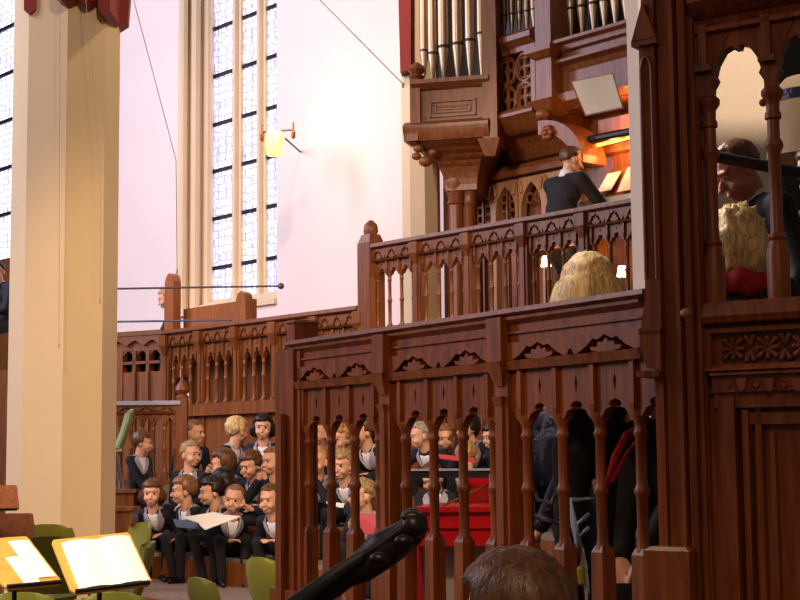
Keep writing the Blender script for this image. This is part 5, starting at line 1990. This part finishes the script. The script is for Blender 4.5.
# ------------------------------------------------------------------ folding metal stand behind the right bay
t = thing('folding_stand', P(560, 600, 5.9).xy.to_3d() + Vector((0, 0, 0.62)), 'folded chrome music stand leaning behind the right bay of the screen', 'stand')
part('bracket', MB().tube([P(535, 490, 5.85), P(538, 500, 5.8), P(551, 503, 5.8), P(556, 494, 5.85)], 0.008, 8), M['chrome'], t)
part('bar', MB().tube([P(532, 500, 5.9), P(534, 516, 5.85), P(576, 528, 5.75)], 0.008, 8), M['chrome'], t)
part('bar', MB().tube([P(569, 500, 5.7), P(596, 499, 5.65)], 0.010, 8), M['chrome'], t)
for y in (0, 14):
    part('bar', MB().tube([P(577, 526 + y, 5.7), P(590, 513 + y, 5.68)], 0.009, 8), M['chrome'], t)
part('board', slab([P(565, 498, 5.68), P(571, 498, 5.66), P(588, 568, 5.55), P(580, 570, 5.57)], 0.01, -FWD), M['chrome'], t)
part('leg', MB().tube([P(584, 568, 5.56), P(592, 640, 5.5)], 0.012, 8), M['chrome'], t)
part('foot', MB().caps(P(581, 570, 5.5), P(582, 582, 5.5), 0.016, 0.014), M['chair_green'], t, 'yellowish rubber foot')

# ------------------------------------------------------------------ cello neck in the foreground
D = 2.7
t = thing('cello', P(300, 640, D).xy.to_3d(), 'dark scroll and neck of a cello rising at the bottom in front of the screen', 'cello')


def cp(px, py, dd=0.0):
    return P(px, py, D + dd)


mb = MB()
mb.tube([cp(250, 668, 0.05), cp(300, 612, 0.02), cp(352, 576), cp(372, 564)], [0.022, 0.018, 0.016, 0.018], 10)
part('neck', mb, M['black_lac'], t)
mb = MB()
mb.tube([cp(244, 660, 0.0), cp(292, 606, -0.03), cp(342, 569, -0.03), cp(362, 556, -0.03)], [0.020, 0.016, 0.012, 0.010], 10, 0.6)
part('fingerboard', mb, M['black'], t)
ax = (cp(425, 520) - cp(350, 575)).normalized()
mb = MB()
mb.tube([cp(340, 582), cp(358, 570), cp(385, 549), cp(410, 533), cp(420, 526)], [0.014, 0.028, 0.034, 0.028, 0.020], 12, 0.9)
mb.tube([cp(345, 566, -0.02), cp(375, 548, -0.02), cp(405, 527, -0.02), cp(418, 519, -0.02)], [0.006, 0.010, 0.010, 0.008], 8)
part('pegbox', voxel(mb, 0.004, 2), M['black_lac'], t, smooth='all')
mb = MB()
c0 = cp(414, 525, -0.01)
side = FWD
for sd_ in (-0.014, 0.014):
    pts, rs = [], []
    for k in range(26):
        f = k / 25
        a = 2.6 - f * 9.5
        r = 0.020 * (1 - f * 0.85)
        pts.append(c0 + RT * (r * math.cos(a)) + UP * (r * math.sin(a)) + side * (sd_ * (1 + 0.6 * f)))
        rs.append(0.011 * (1 - f * 0.55))
    mb.tube(pts, rs, 8)
mb.caps(c0 - side * 0.022, c0 + side * 0.022, 0.012, 0.012)
mb.caps(c0 - side * 0.012, c0 + side * 0.012, 0.025, 0.025)
part('scroll', mb, M['black_lac'], t, smooth='all')
for px, py, g in ((366, 560, -1), (380, 552, 1), (392, 543, -1), (404, 535, 1)):
    c1 = cp(px, py)
    mb = MB()
    e1 = c1 + (side * (-g) * 0.055)
    mb.caps(c1, e1, 0.006, 0.007)
    mb.ball(e1 + side * (-g) * 0.014, 0.018, 0.012, 0.012)
    part('peg', mb, M['black_lac'], t, smooth='all')
mb = MB()
bc_ = cp(180, 800, 0.15)
mb.ball(bc_, 0.20, 0.09, 0.24)
mb.ball(bc_ + Vector((-0.06, 0.02, -0.38)), 0.23, 0.10, 0.26)
mb.caps(cp(250, 668, 0.05), bc_, 0.03, 0.07)
part('body', voxel(mb, 0.012, 3), M['oak'], t, 'reddish brown cello body', smooth='all')
